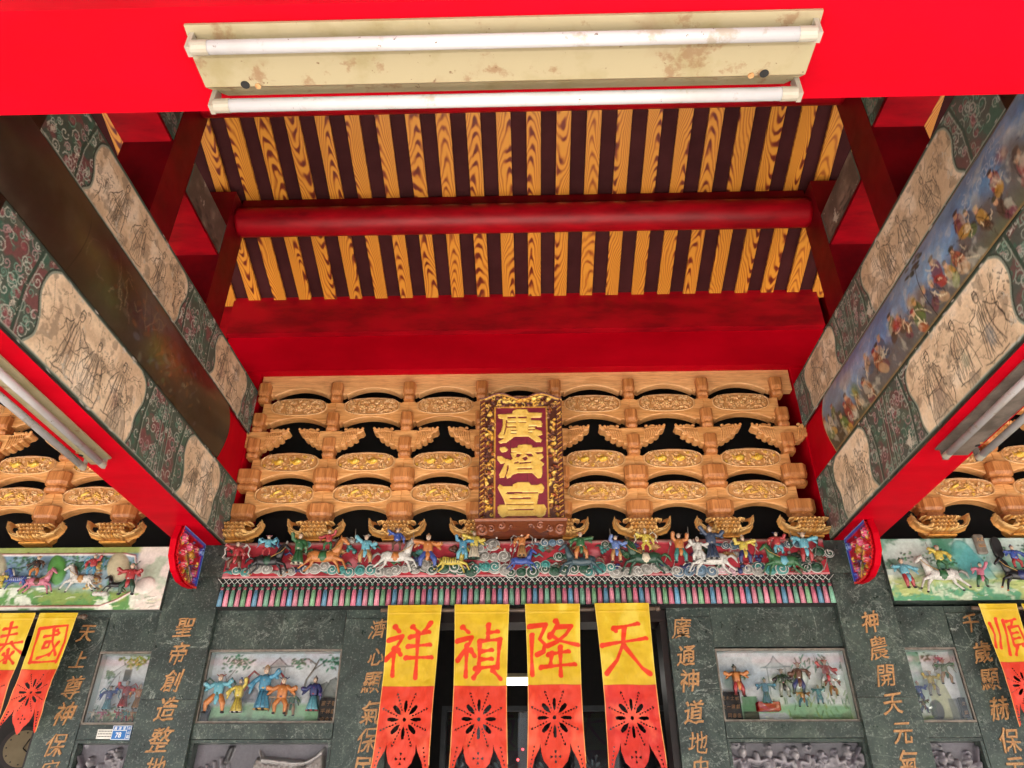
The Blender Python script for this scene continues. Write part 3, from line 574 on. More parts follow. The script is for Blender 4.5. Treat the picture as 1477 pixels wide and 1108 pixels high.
# ------------------------------------------------------------------ painted beams either side, in three tiers, and the timber frame above
for side, X, sg, word in (('l', XL, -1, 'left'), ('r', XR, 1, 'right')):
    Xo = X+sg*BW; x0, x1 = min(X, Xo), max(X, Xo); rt = sg > 0; nn = (-sg, 0, 0); e = .012
    def core(name, y0, y1, z0, z1, mat, parent):
        m = MB(); m.box(*(sorted((X+sg*e, Xo))), y0, y1, z0, z1); return add(name, m, mat, parent)
    t = thing('painted_beam', ('%s lower painted beam with red underside and %s' % (word, 'cream panels of robed figures, pines and a rock' if not rt else 'flaking cream panels crowded with figures')), 'beam', (X+sg*.1, 2.4, ZB), 'painted beams running in from the front')
    core('beam_body', 1.034, YF-.012, ZB, Z1-.002, 'red', t)
    cv = painted_beam_cv(1.6, YF-.012, ZB+.0, Z1, [(1.87, 2.6, 3), (3.04, 3.46, 2)], 21 if not rt else 57, rt)
    cv.obj('painted_panel', (X, 1.6, ZB), (0, 1, 0), (0, 0, 1), 'oldpaint', t, nn)
    m = MB(); m.box(*sorted((X, X+sg*e)), 1.034, 1.6, ZB, Z1); m.box(*sorted((X, X+sg*e)), 1.6, YF-.012, ZB-.0, ZB+.001); add('panel_edge', m, 'darkwood', t)
    t = thing('painted_board', ('dark brown varnished board between the left painted beams' if not rt else 'blue sky battle painting on the board between the right painted beams'), 'painting', (X+sg*.1, 2.4, Z1))
    core('board_body', 1.034, 3.33, Z1, Z2-.002, 'darkwood', t)
    cv = middle_left() if not rt else middle_right()
    cv.obj('painted_face', (X-sg*.001, 3.365-cv.w, Z1+.002), (0, 1, 0), (0, 0, 1), 'oilpaint', t, nn, bulge=.03)
    ys = [i/10 for i in range(11)]; m = MB(); P = [(X-sg*(.001+.03*math.sin(PI*v)), 3.3655, Z1+.002+(Z2-Z1)*v*.995) for v in ys]+[(X+sg*.02, 3.3655, Z2), (X+sg*.02, 3.3655, Z1)]
    m.extrude(P, (0, .006, 0)); add('board_end', m, 'letter' if rt else 'darkwood', t)
    t = thing('painted_beam', ('%s upper painted beam, narrower, with %s' % (word, 'ink scenes of ladies and a bird' if not rt else 'worn cream scenes and scrollwork')), 'beam', (X+sg*.1, 2.4, Z2), 'painted beams running in from the front')
    core('beam_body', 1.034, YF-.0, Z2, Z3-.002, 'red_shaded', t)
    cv = painted_beam_cv(1.6, YF, Z2, Z3, [(1.86, 2.69, 3), (3.08, 3.53, 2)], 33 if not rt else 71, rt, base='D8BE9E' if not rt else 'CFB698')
    cv.obj('painted_panel', (X, 1.6, Z2), (0, 1, 0), (0, 0, 1), 'oldpaint', t, nn)
    m = MB(); m.box(*sorted((X, X+sg*e)), 1.034, 1.6, Z2, Z3); add('panel_edge', m, 'darkwood', t)
    # red wall post in line with the beams, at the stone front
    m = MB(); m.box(x0+.001 if sg > 0 else x0, x1 if sg > 0 else x1-.001, YF+.0, 4.04, ZB+.001, 3.4); m.box(*sorted((X+sg*.0105, Xo)), 3.334, YF, Z1+.001, Z2-.003)
    t = add('red_post', m, 'red'); tag(t, 'red wall post between the %s painted beams and the carved lattice' % word, 'post')
    # posts and tie beams of the roof frame
    for i, (y0, y1, zt) in enumerate(((2.25, 2.44, 3.2), (2.88, 3.07, 3.03))):
        m = MB(); m.box(x0, x1, y0, y1, Z3, zt, b=0); p = add('roof_post', m, 'red_deep_shade', smooth=False)
        tag(p, '%s shade-darkened red roof post on the upper %s painted beam' % (('front', 'back')[i], word), 'post', 'short posts carrying the roof')
    for i, (y0, y1, z0, z1) in enumerate(((1.1, 2.25, 2.69, 2.9), (2.44, 2.88, 2.58, 2.775))):
        t = thing('tie_beam', '%s short tie beam with red underside above the %s painted beam' % (('front', 'back')[i], word), 'beam', (X+sg*.1, y0, z0), 'short tie beams between the posts')
        m = MB(); m.box(*sorted((X+sg*e, Xo)), y0, y1, z0, z1); add('beam_body', m, 'red_shaded', t)
        cv = Cv(y1-y0-.01, z1-z0, .005, '6A5A50' if i else '3E4642')
        if i:
            f = cv.fbm(12, 5+sg, 5); cv.wash(np.clip((f-.42)*6, 0, 1), '4A3C34', .7); cv.wash(np.clip((.4-f)*8, 0, 1), '8C7A6C', .7)
            cv.line([(.006, 0), (.006, cv.h)], .006, '4A5A52'); cv.line([(cv.w-.006, 0), (cv.w-.006, cv.h)], .005, '4A5A52'); cv.line([(0, .004), (cv.w, .004)], .003, '33302B')
            for _ in range(20): x = R.uniform(.25, .9)*cv.w; cv.ell(x, R.uniform(0, .35)*cv.h, .02, .008, '221C18', .6)
        else: scrollwork(cv, 0, cv.w, 90+sg, bg1='2E3834', bg2='36403A', lc='7E8A84')
        cv.obj('painted_face', (X, y0+.005, z0), (0, 1, 0), (0, 0, 1), 'oldpaint', t, nn)
# purlins
def zplank(y): return zc(y)-.017
for i, (y, z, r, lab) in enumerate(((3.0, 2.915, .08, 'long round red purlin across the ceiling, between the two bands of rafters'), (2.35, 3.096, .08, 'round red purlin near the top, mostly hidden above the lintel beam'))):
    t = thing('purlin', lab, 'beam', (0, y, z), 'round purlins')
    m = MB(); P = [(x, y, z) for x in (XL+.0015, XL+.02, -.5, .5, XR-.02, XR-.0015)]; m.tube(P, r, n=28); add('round_log', m, 'red_shaded', t, smooth=True)
    m = MB(); m.box(XL+.001, XR-.001, y-.022, y+.03, z+r*.8, zplank(y)); add('filler_board', m, 'red_deep_shade', t)
# two stacked red beams over the carved lattice
t = thing('header_beam', 'upper red beam below the rafters, brushed red darkened for shade', 'beam', (0, 3.63, 2.62))
m = MB(); m.box(XL-.23, XR+.23, 3.615, 3.8, 2.615, 2.9, b=0); add('beam_body', m, 'red_shaded', t)
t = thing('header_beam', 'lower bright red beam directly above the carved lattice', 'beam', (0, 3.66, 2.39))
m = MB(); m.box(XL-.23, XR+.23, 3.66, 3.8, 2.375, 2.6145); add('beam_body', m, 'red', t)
for s in (-1, 1):
    t = thing('header_beam', 'red beam over the carved lattice of the %s side bay' % ('left' if s < 0 else 'right'), 'beam', (s*3.3, 3.66, 2.39))
    m = MB(); m.box(*sorted((s*1.81, s*5.1)), 3.66, 3.8, 2.375, 2.9); add('beam_body', m, 'red_shaded', t)

# ------------------------------------------------------------------ carved lattices over the doors
YL = 3.72
zr = lambda y: at(540, y, YL).z
MODW = .4205
def oval_carving(kind, seed):
    W_, H_ = .335, .118; cv = Cv(W_, H_, .0024, 'E2AC70'); R.seed(seed); cx, cy = W_/2, H_/2; a_, b_ = W_*.475, H_*.455; ex = .74
    f = cv.fbm(40, seed, 3); cv.wash(np.clip((f-.45)*5, 0, 1), 'CE955A', .5); cv.z[:] = .0008; gold = 'EDB93C'; dk = '7A4218'
    edge = lambda k: [(cx+math.copysign(abs(math.cos(t))**ex, math.cos(t))*a_*k, cy+math.copysign(abs(math.sin(t))**ex, math.sin(t))*b_*k) for t in [i*PI/20 for i in range(41)]]
    cv.poly(edge(.95), 'B87A40', .55)
    WD = ['E4B074', 'EBBE86', 'DDA566', 'E8B678']; GD = WD if kind == 'peony' else WD+[gold]
    def leafy(x, y, r, a, col, h=.009):
        cv.ell(x+math.cos(a)*r*.5, y+math.sin(a)*r*.5, r*.62, r*.27, dk, .5, h*.6, a); cv.ell(x+math.cos(a)*r*.5, y+math.sin(a)*r*.5+.0012, r*.56, r*.21, col, .95, h, a)
    def flower(x, y, r, col):
        for k in range(7): a = k*2*PI/7+.3; cv.ell(x+math.cos(a)*r*.62, y+math.sin(a)*r*.62, r*.5, r*.36, dk, .55, .006, a); cv.ell(x+math.cos(a)*r*.62, y+math.sin(a)*r*.62+.001, r*.43, r*.29, col, .95, .011, a)
        cv.ell(x, y, r*.33, r*.33, 'F0CB8C' if kind == 'peony' else gold, .9, .014)
    for _ in range(60):
        x, y = cx+R.uniform(-.88, .88)*a_, cy+R.uniform(-.8, .8)*b_
        P = spiral(x, y, R.uniform(.006, .013), 1.1, R.uniform(0, 6.3), R.choice((-1, 1)), 9); cv.line([(p[0], p[1]-.0017) for p in P], .0016, dk, .7, .003); cv.line(P, .0019, R.choice(GD), .95, .008)
    for _ in range(16): leafy(cx+R.uniform(-.8, .8)*a_, cy+R.uniform(-.7, .7)*b_, .024, R.uniform(0, 6.3), R.choice(WD))
    if kind == 'fish':
        for x, d in ((cx-.06, 1), (cx+.04, 1)):
            cv.ell(x, cy, .03, .02, dk, .6, .006, .2); cv.ell(x, cy+.001, .026, .0165, 'E9B93A', 1, .018, .25); cv.ell(x+.01, cy+.004, .012, .008, 'F6D860', 1, .019)
            cv.poly([(x-.018, cy), (x-.044, cy+.022), (x-.036, cy), (x-.044, cy-.016)], 'D9A63C', 1, .012); cv.poly([(x-.008, cy+.014), (x+.004, cy+.03), (x+.014, cy+.012)], 'D9A63C', 1, .012)
            for k in range(4): cv.line([(x-.012+k*.009, cy+.012), (x-.008+k*.009, cy-.012)], .001, dk, .8)
    elif kind == 'peony':
        for x, r in ((cx, .024), (cx-.055, .02), (cx+.055, .02), (cx-.105, .014), (cx+.105, .014)): flower(x, cy+R.uniform(-.006, .006), r, R.choice(WD))
    else:
        flower(cx+.02, cy+.005, .02, 'E3AE56'); leafy(cx-.06, cy+.0, .045, .5, 'E9BC4C', .015); leafy(cx-.03, cy-.018, .035, .3, 'DDA94C', .015); flower(cx+.085, cy-.006, .016, WD[0]); flower(cx-.1, cy-.008, .015, WD[1])
    cv.line(edge(.985), .0026, 'E2B27C', 1, .008); cv.line(edge(.95), .0013, '7A441A', .9)
    X, Y = np.meshgrid(cv.x, cv.y); cv.hole = ((np.abs(X-cx)/(a_*1.015))**(2/ex)+(np.abs(Y-cy)/(b_*1.03))**(2/ex) > 1).astype(float)
    return cv
OV = [oval_carving('peony', 3), oval_carving('fish', 4), oval_carving('flower', 8)]
def rail_poly(x0, x1, ts, tc, bs, bc):
    P = []; n = 12; w_ = x1-x0
    def edge(side, cen, flip):
        Q = []; g = .075
        Q.append((x0, side)); Q.append((x0+g*w_, side)); s_ = .008 if flip else -.006
        Q.append((x0+(g+.03)*w_, side+s_)); Q.append((x0+(g+.05)*w_, side))
        for i in range(n+1): t = i/n; Q.append((x0+(g+.06+(1-2*(g+.06))*t)*w_, side+(cen-side)*math.sin(PI*t)**.8))
        Q.append((x1-(g+.05)*w_, side)); Q.append((x1-(g+.03)*w_, side+s_)); Q.append((x1-g*w_, side)); Q.append((x1, side)); return Q
    return edge(bs, bc, True)+edge(ts, tc, False)[::-1]
ROWS = [(580, 573, 610, 601, 0), (660, 651.5, 693, 682, 1), (707, 697, 741, 729, 2)]
def octa(w_, h0, h1, y0, y1):
    return None
def block_mb(wd, z0, z1):
    m = MB(); h = z1-z0; d = .1; c_ = wd*.18
    def ring(w2, d2, z): a = w2/2; k = min(c_, a*.5); y0 = -d2; return [(-a, y0+k, z), (-a+k, y0, z), (a-k, y0, z), (a, y0+k, z), (a, .04, z), (-a, .04, z)]
    L = [(wd*.9, .028, 0), (wd*.98, .034, .12), (wd*.98, .034, .2), (wd*.86, .026, .24), (wd*.86, .026, .3), (wd*1.0, .036, .36), (wd*1.06, .042, .5), (wd*1.06, .042, .97), (wd*1.02, .038, 1)]
    vs = []; fs = []
    for w2, d2, t in L: vs += ring(w2, d2, z0+h*t)
    for i in range(len(L)-1):
        for j in range(6): q = (j+1) % 6; fs.append((i*6+j, i*6+q, (i+1)*6+q, (i+1)*6+j))
    fs += [tuple(reversed(range(6))), tuple((len(L)-1)*6+j for j in range(6))]; m.add(vs, fs); return m
def wing_mb():
    m = MB(); s = .00101; k = .00106; H0 = zr(619)
    hp = [(0, 381), (60, 380), (70, 388), (84, 376), (100, 366), (118, 362), (132, 372), (146, 378), (160, 370), (174, 366), (182, 378), (172, 392), (156, 396), (144, 404), (148, 418), (136, 428), (120, 426), (118, 440), (104, 448), (90, 444), (86, 460), (70, 466), (56, 462), (50, 476), (30, 480), (0, 482)]
    q = [(x*s, H0-(y-362)*k) for x, y in hp]; poly = q+[(-x, z) for x, z in reversed(q[1:-1])]
    m.prism(poly, -.02, .045, bev=.005)
    for sg in (-1, 1):
        for a, b_ in ((150, 374), (176, 370), (134, 378)): m.sphere((sg*a*s, -.022, H0-(b_-362)*k), (.008, .007, .008), nu=8, nv=6)
        m.sphere((sg*80*s, -.006, H0-(372-362)*k+.004), (.011, .012, .009))
        for i in range(7): a = 62+i*13; m.tube([(sg*a*s, -.022, H0-(392-i*1.5-362)*k), (sg*(a+6)*s, -.026, H0-(412-362)*k+i*.001), (sg*(a-4)*s, -.022, H0-(470-i*9-362)*k)], [.002, .005, .0025], n=5)
        m.tube([(sg*50*s, -.021, H0-(395-362)*k), (sg*110*s, -.024, H0-(385-362)*k), (sg*160*s, -.022, H0-(385-362)*k)], [.003, .0035, .002], n=5)
    return m
def lotus_cv():
    k = .00097; kz = (zr(752)-zr(781))/112; cv = Cv(.312, .13, .0024, 'D9A05A'); q = lambda x, y: ((x-290)*k, (964-y)*kz*1.0)
    R.seed(12); out = [(308, 862), (334, 870), (346, 886), (356, 884), (374, 870), (392, 872), (404, 882), (500, 882), (512, 872), (530, 870), (548, 884), (558, 886), (570, 870), (596, 862), (606, 884), (598, 918), (580, 942), (548, 954), (500, 962), (400, 962), (352, 954), (322, 942), (302, 918), (296, 884)]
    P = [q(*p) for p in out]; cv.poly(P, 'D69A52', 1, .03, slope=.03)
    f = cv.fbm(18, 3, 4); cv.wash(np.clip((f-.5)*6, 0, 1), 'B8783A', .6)
    bx, bz = q(452, 918)
    cv.ell(bx, bz+.004, .1, .05, 'C8873F', 1, .055)
    for row, (n, dy, rr) in enumerate(((7, .027, .0185), (8, .008, .019), (7, -.012, .019), (6, -.03, .016))):
        for i in range(n):
            x = bx+(i-(n-1)/2)*.0215*(1-.03*row); y = bz+dy; hh = .05+.02*math.sqrt(max(0, 1-((x-bx)/.11)**2)); cv.ell(x, y, rr*.82, rr*.74, 'EDBE78' if (i+row) % 3 else 'E5AA58', .95, hh+.006); 
            A = [(x+rr*.8*math.cos(a), y+rr*.72*math.sin(a)) for a in [j*PI/6 for j in range(13)]]; cv.line(A, .0013, '8A5220', .9)
            cv.line(spiral(x, y, rr*.45, 1.1, 2, 1, 8), .0011, '96602A', .85)
    for s_ in (-1, 1):
        m_ = lambda x: x if s_ < 0 else 904-x
        for pts, w_ in (([(304, 860), (308, 900), (330, 930), (372, 946), (420, 954)], .0042), ([(312, 880), (324, 912), (352, 932), (390, 938)], .0034), ([(352, 884), (376, 878), (392, 890), (382, 902), (368, 898)], .0042)):
            cv.line([q(m_(x), y) for x, y in pts], w_, 'F0C47E', 1, .05); cv.line([(a, b-.004) for a, b in [q(m_(x), y) for x, y in pts]], .0014, '8A5220', .9)
        H_ = [q(m_(x), y) for x, y in ((328, 892), (348, 886), (364, 902), (386, 912), (378, 926), (350, 922), (332, 908))]; cv.poly(H_, None, hole=True)
    mk = Cv(cv.w, cv.h, cv.r, '000000'); mk.poly(P, 'FFFFFF'); cv.hole = np.maximum(cv.hole, (mk.col[..., 0] < .5).astype(float)); return cv
def lotus_mb():
    m = MB(); zt, zb = zr(757), zr(781); m.box(-.085, .085, -.005, .05, zb-.004, zt-.012, b=.02); m.box(-.07, .07, -.02, .05, zb-.012, zb-.0045); return m
LOT = lotus_cv()
def lattice(label, xs, x0, x1, first, skip=()):
    t = thing('carved_lattice', label, 'wooden lattice', ((x0+x1)/2, YL, zr(780)), 'carved wooden lattices over the doors')
    # top board with shallow arches
    P = [(x0, zr(541)+.03), (x1, zr(541)+.03)]; Q = []
    for k in range(len(xs)-1):
        pp = rail_poly(xs[k], xs[k+1], 0, 0, zr(569), zr(559)); Q += pp[:len(pp)//2]
    Q = [(x0, zr(569))]+[q for q in Q if x0 < q[0] < x1]+[(x1, zr(569))]
    m = MB(); m.prism(P+Q[::-1], YL+.003, YL+.055, bev=.004); add('top_board', m, 'woodtop', t)
    for ri, (ts, tc, bs, bc, oi) in enumerate(ROWS):
        z = (zr(ts)+zr(bs))/2
        for k in range(len(xs)-1):
            a, b_ = max(xs[k], x0), min(xs[k+1], x1)
            if b_-a < .05: continue
            pos = (xs[k], YL, 0)
            if first[ri] is None:
                m = MB(); m.prism(rail_poly(0, MODW, zr(ts), zr(tc), zr(bs), zr(bc)), 0, .058, bev=.004); o = add('rail', m, 'wood', t, pos=pos); first[ri] = o
                cv = OV[oi]; cv.obj('carving', (xs[k]+MODW/2-cv.w/2, YL-.0005, (zr(tc)+zr(bc))/2-cv.h/2+.002), (1, 0, 0), (0, 0, 1), 'carve', o, (0, -1, 0))
            elif a == xs[k] and b_ == xs[k+1]: dup(first[ri], pos, t)
            else:
                P = [(max(a, min(b_, x)), z_) for x, z_ in rail_poly(xs[k], xs[k+1], zr(ts), zr(tc), zr(bs), zr(bc))]; m = MB(); m.prism(P, YL, YL+.058, bev=.003); add('rail', m, 'wood', t)
    for bi, (ya, yb, wd) in enumerate(((556, 580, .062), (599, 624, .062), (635, 661, .066), (679, 707, .122), (729, 757, .13))):
        for x in xs:
            if x < x0 or x > x1: continue
            pos = (x, YL-.004, 0); key = 'b%d' % bi
            if first.get(key): dup(first[key], pos, t)
            else: first[key] = add('block', block_mb(wd, zr(yb), zr(ya)), 'wood_v', t, pos=pos)
    for key, nm, fn, mt, dy in (('w', 'wing_bracket', wing_mb, 'wood', -.003), ('l', 'lotus_bracket', lotus_mb, 'gold', -.03)):
        for x in xs:
            if x < x0 or x > x1: continue
            pos = (x, YL+dy, 0)
            if first.get(key): dup(first[key], pos, t)
            else:
                first[key] = add(nm, fn(), mt, t, pos=pos)
                if key == 'l': LOT.obj('petals', (pos[0]-LOT.w/2, pos[1]-.005, zr(781)-.002), (1, 0, 0), (0, 0, 1), 'carve', first[key], (0, -1, 0))
    return t
FST = {0: None, 1: None, 2: None}
lattice('pale carved wooden lattice behind the maroon and gold name plaque', [-1.53+MODW*k for k in range(8)], -1.566, 1.511, FST)
xl = at(167.6, 767, 3.68).x; lattice('carved wooden lattice of the left side bay, cut by the red beam', [xl-MODW*k for k in range(6, -2, -1)], -4.5, -1.805, FST)
xr = at(1354.5, 758, 3.68).x; lattice('carved wooden lattice of the right side bay, beside the dark dirty light', [xr+MODW*k for k in range(-1, 7)], 1.75, 4.5, FST)

# ------------------------------------------------------------------ the name plaque
PB, PT = at(690, 750, 3.575), at(693, 567, 3.47); PW_ = at(815, 750, 3.575).x-PB.x
pv = Vector((0, PT.y-PB.y, PT.z-PB.z)); PHt = pv.length; pv.normalize(); pu = Vector((1, 0, 0)); pn = Vector((0, -pv.z, pv.y))
t = thing('name_plaque', 'upright maroon plaque with three big gold characters in a carved gilt frame', 'plaque', (PB.x+PW_/2, PB.y, PB.z))
def pl(x, y): return ((x-218)/552*PW_, (925-y)/815*PHt)
m = MB(); o = [PB+pu*(.012), PB+pu*(PW_-.012), PB+pu*(PW_-.012)+pv*(PHt-.03), PB+pu*.012+pv*(PHt-.03)]
m.extrude([p-pn*.002 for p in o], -pn*.05); add('plaque_body', m, 'brownwood', t)
cv = Cv(PW_, PHt, .0028, '4E2414'); R.seed(44); gold = 'E0A73E'
inr = (*pl(325, 920), *pl(662, 218))
for _ in range(520):
    x, y = R.uniform(0.008, PW_-.008), R.uniform(.004, PHt-.01)
    if inr[0]-.006 < x < inr[2]+.006 and y < inr[3]+.006: continue
    c = R.choice([gold, 'B8782C', '8A4A22', '7A3418', 'E8B850', '5A2412', '96562A']); a = R.uniform(0, 6.3); P = spiral(x, y, R.uniform(.006, .017), .9, a, R.choice((-1, 1)), 7); cv.line(P, R.uniform(.0014, .0032), c, .95, .014)
for _ in range(70):
    x = R.choice([R.uniform(.03, .075), PW_-R.uniform(.03, .075)]); y = R.uniform(.02, PHt*.85); cv.ell(x, y, R.uniform(.008, .016), R.uniform(.005, .009), R.choice([gold, 'F0C862', '8A3A1A']), .95, .018, R.uniform(-1.5, 1.5))
for _ in range(30): cv.ell(PW_/2+R.gauss(0, .06), PHt*.935+R.gauss(0, .01), R.uniform(.008, .02), R.uniform(.004, .01), R.choice([gold, 'F2CC66', 'C8862C']), .95, .018, R.uniform(-.8, .8))
for s in (0, 1):
    X0 = .016 if not s else PW_-.016
    for i in range(46):
        y = i*PHt*.93/46; cv.line([(X0-.009, y), (X0+.009, y+.014)], .0034, '6E2A16' if i % 2 else 'C98E3A', 1, .016)
    X1 = .030 if not s else PW_-.030; cv.line([(X1, 0), (X1, PHt*.9)], .0016, '5A1E22', 1, .01)
P = [(PW_*(i/24), PHt*(.955+.022*math.cos(i/24*4*PI)*-1)+.006) for i in range(25)]; cv.line(P, .006, '5E2418', 1, .018); cv.line([(p[0], p[1]-.008) for p in P], .002, gold, 1, .016)
cv.poly([(inr[0]-.008, -.01), (inr[0]-.008, inr[3]+.008), (inr[2]+.008, inr[3]+.008), (inr[2]+.008, -.01)], 'C08A34'); sl_, X, Y = cv.win(0, PW_, 0, PHt)
inside = (cv.x[None, :] > inr[0]) & (cv.x[None, :] < inr[2]) & (cv.y[:, None] < inr[3]); cv.z[inside] = 0
cv.wash(inside.astype(float), '7A2030'); cv.wash(inside*np.clip((cv.fbm(30, 2, 3, .2)-.5)*6, 0, 1), '651828', .7)
for k in (.3, .62): cv.line([(inr[0]+(inr[2]-inr[0])*k, 0), (inr[0]+(inr[2]-inr[0])*k, inr[3])], .0011, '3E0E14', .9)
top = np.interp(cv.x, [p[0] for p in P], [p[1]+.008 for p in P]); cv.hole = np.maximum(cv.hole, (cv.y[:, None] > top[None, :]).astype(float))
cv.obj('carved_frame', PB+pn*.004, pu, pv, 'carve', t, pn)
CH = [
 ([[(442, 236), (470, 226), (536, 228), (548, 250), (636, 252), (634, 282), (562, 284), (562, 302), (628, 304), (636, 322), (634, 346), (588, 346), (590, 358), (634, 374), (636, 398), (604, 404), (634, 430), (626, 446), (590, 442), (545, 408), (452, 408), (398, 446), (352, 450), (344, 440), (386, 416), (346, 414), (342, 400), (362, 372), (372, 340), (376, 290), (346, 284), (340, 260), (438, 256)]],
  [[(394, 296), (403, 296), (398, 350), (386, 396), (378, 396), (390, 350)], [(404, 276), (462, 276), (462, 286), (404, 288)], [(476, 276), (534, 276), (534, 287), (476, 287)], [(400, 310), (462, 310), (462, 317), (400, 317)], [(478, 310), (532, 310), (532, 317), (478, 317)], [(400, 340), (462, 340), (462, 347), (400, 347)], [(545, 338), (602, 338), (602, 346), (545, 346)], [(428, 362), (466, 362), (466, 368), (428, 368)], [(545, 358), (590, 358), (590, 365), (545, 365)], [(428, 381), (466, 381), (466, 387), (428, 387)], [(545, 378), (572, 378), (572, 385), (545, 385)]]),
 ([[(355, 478), (388, 472), (410, 492), (396, 506), (366, 508), (354, 494)], [(338, 534), (366, 532), (396, 552), (388, 576), (360, 582), (340, 560)], [(400, 548), (424, 560), (410, 600), (384, 668), (356, 670), (350, 650), (376, 604)],
   [(474, 464), (520, 458), (566, 464), (570, 480), (636, 478), (638, 506), (588, 510), (600, 524), (632, 520), (642, 544), (616, 560), (646, 584), (630, 604), (632, 640), (624, 672), (600, 674), (578, 656), (566, 642), (470, 642), (440, 650), (424, 668), (402, 674), (396, 656), (414, 610), (414, 570), (440, 548), (424, 516), (470, 508), (430, 508), (428, 484), (472, 480)]],
  [[(466, 516), (500, 522), (480, 540), (456, 544)], [(520, 518), (560, 516), (574, 536), (548, 540)], [(500, 546), (530, 534), (538, 552), (520, 566)], [(452, 572), (480, 566), (478, 578), (450, 584)], [(470, 610), (566, 608), (566, 618), (470, 620)], [(404, 590), (412, 590), (400, 650), (392, 650)], [(484, 574), (560, 568), (560, 578), (484, 584)]]),
 ([[(440, 712), (470, 698), (545, 700), (556, 716), (598, 716), (624, 706), (642, 730), (634, 764), (604, 768), (600, 800), (592, 836), (640, 836), (654, 862), (644, 900), (620, 918), (590, 906), (400, 906), (372, 918), (346, 890), (340, 850), (356, 836), (390, 836), (378, 800), (356, 760), (340, 730), (352, 710), (376, 722), (438, 724)]],
  [[(392, 768), (406, 758), (604, 760), (604, 768), (410, 772)], [(418, 794), (556, 792), (556, 803), (418, 803)], [(398, 832), (572, 830), (572, 838), (398, 838)], [(408, 864), (572, 862), (572, 871), (408, 872)]])]
for k, (pos_, neg) in enumerate(CH):
    c = Cv(PW_, PHt, .0026, 'D9B45C'); c.wash(np.clip((c.fbm(60, k, 3)-.5)*8, 0, 1), 'C99A3E', .6)
    mk = Cv(PW_, PHt, .0026, '000000')
    for p in pos_: mk.poly([pl(*q) for q in p], 'FFFFFF')
    for p in neg: mk.poly([pl(*q) for q in p], '000000')
    a = mk.col[..., 0]; c.hole = (a < .5).astype(float); c.z = .006*np.clip(a*1.6-.8, 0, 1)
    c.obj('character', PB+pn*.005, pu, pv, 'lacquer', t, pn)
# brown carved base shelf
bz0, bz1 = at(750, 776, 3.52).z, at(750, 749, 3.52).z; bx0, bx1 = at(685, 755, 3.52).x, at(818, 755, 3.52).x; bw = bx1-bx0
cv = Cv(bw, bz1-bz0, .003, '6E3A22'); R.seed(9)
for s in (-1, 1):
    for i in range(4): cv.line(spiral(bw/2+s*bw*(.1+.11*i), cv.h*(.5+.1*math.sin(i*2)), .018, 1.3, i, s, 12), .003, '94553A' if i % 2 else '7E452C', .9, .008)
    cv.line(spiral(bw/2+s*bw*.42, cv.h*.35, .026, 1.4, 1, s, 14), .004, '8C5034', .9, .01)
cv.line([(0, cv.h-.008), (bw, cv.h-.008)], .006, '8A4E32', 1, .01)
X, Y = np.meshgrid(cv.x, cv.y); prof = .018+.028*np.cos((X/bw-.5)*2*PI*1.0)**2*(np.abs(X/bw-.5) < .27)+.012*np.sin(X/bw*18)**2; inset = (Y < prof*np.where(np.abs(X/bw-.5) < .3, 1, .3))|((np.abs(X/bw-.5) > .5-.03*(1-Y/cv.h)))
cv.hole = inset.astype(float)
cv.obj('carved_shelf', (bx0, 3.50, bz0), (1, 0, 0), (0, 0, 1), 'lacquer', t, (0, -1, 0))
m = MB(); m.prism([(bx0+.02, bz0+.045), (bx1-.02, bz0+.045), (bx1-.004, bz1), (bx0+.004, bz1)], 3.503, 3.66); add('shelf_block', m, 'brownwood', t)

# ------------------------------------------------------------------ stone front: columns, slabs, ledges
YW = 3.705
GLY = {}
def glyph(ch, c, h, parent, mat='letter', ext=.003, off=.0, shear=.12, name='character', rot=0):
    key = (ch, off, shear)
    if key not in GLY:
        cu = bpy.data.curves.new('g', 'FONT'); cu.body = ch; cu.size = 1; cu.align_x = 'CENTER'; cu.offset = off; cu.shear = shear; cu.extrude = .02; cu.resolution_u = 3
        ob = bpy.data.objects.new('g', cu); C.objects.link(ob); me = bpy.data.meshes.new_from_object(ob.evaluated_get(bpy.context.evaluated_depsgraph_get()))
        vs = [tuple(v.co) for v in me.vertices]; fs = [tuple(p.vertices) for p in me.polygons]
        bpy.data.objects.remove(ob); bpy.data.meshes.remove(me); GLY[key] = (vs, fs)
    vs, fs = GLY[key]; cy = (max(v[1] for v in vs)+min(v[1] for v in vs))/2; rr = random.Random(ord(ch[0]) % 99+int(c[0]*100)); a = rr.uniform(-.05, .05)+rot; q = rr.uniform(2.5, 4)
    m = MB(); j = 0 if h < .05 else 1; p1, p2 = rr.uniform(0, 6), rr.uniform(0, 6)
    m.add([(h*(v[0]*.92+j*(.02*math.sin(v[1]*q*4+p1)+.014*math.sin(v[1]*23+v[0]*9+p2))), -(v[2]/.02)*ext, h*((v[1]-cy)*1.04+v[0]*(a+.06)+j*(.022*math.sin(v[0]*q*4+p2)+.014*math.sin(v[0]*21+v[1]*7+p1)))) for v in vs], fs)
    return add(name, m, mat, parent, pos=tuple(c))
def couplet(parent, pts, hpx, Y, off=.006):
    for (ch, x, y, hp) in pts:
        P = at(x, y, Y); glyph(ch, (P.x, Y-.0015, P.z), hp*hpx, parent, off=off+((ord(ch) % 3)-1)*.004, shear=.18)
COLY = 3.675
col_txt = {('left', 1): [('聖', 265, 905, 33), ('帝', 256, 943, 33), ('創', 248, 982, 33), ('造', 239, 1023, 34), ('整', 229, 1067, 36), ('地', 222, 1108, 32)],
           ('right', 1): [('神', 1254, 897, 32), ('農', 1265, 935, 34), ('開', 1275.6, 975, 33), ('天', 1286, 1015.5, 33), ('元', 1300, 1058, 32), ('氣', 1309, 1100, 32)]}
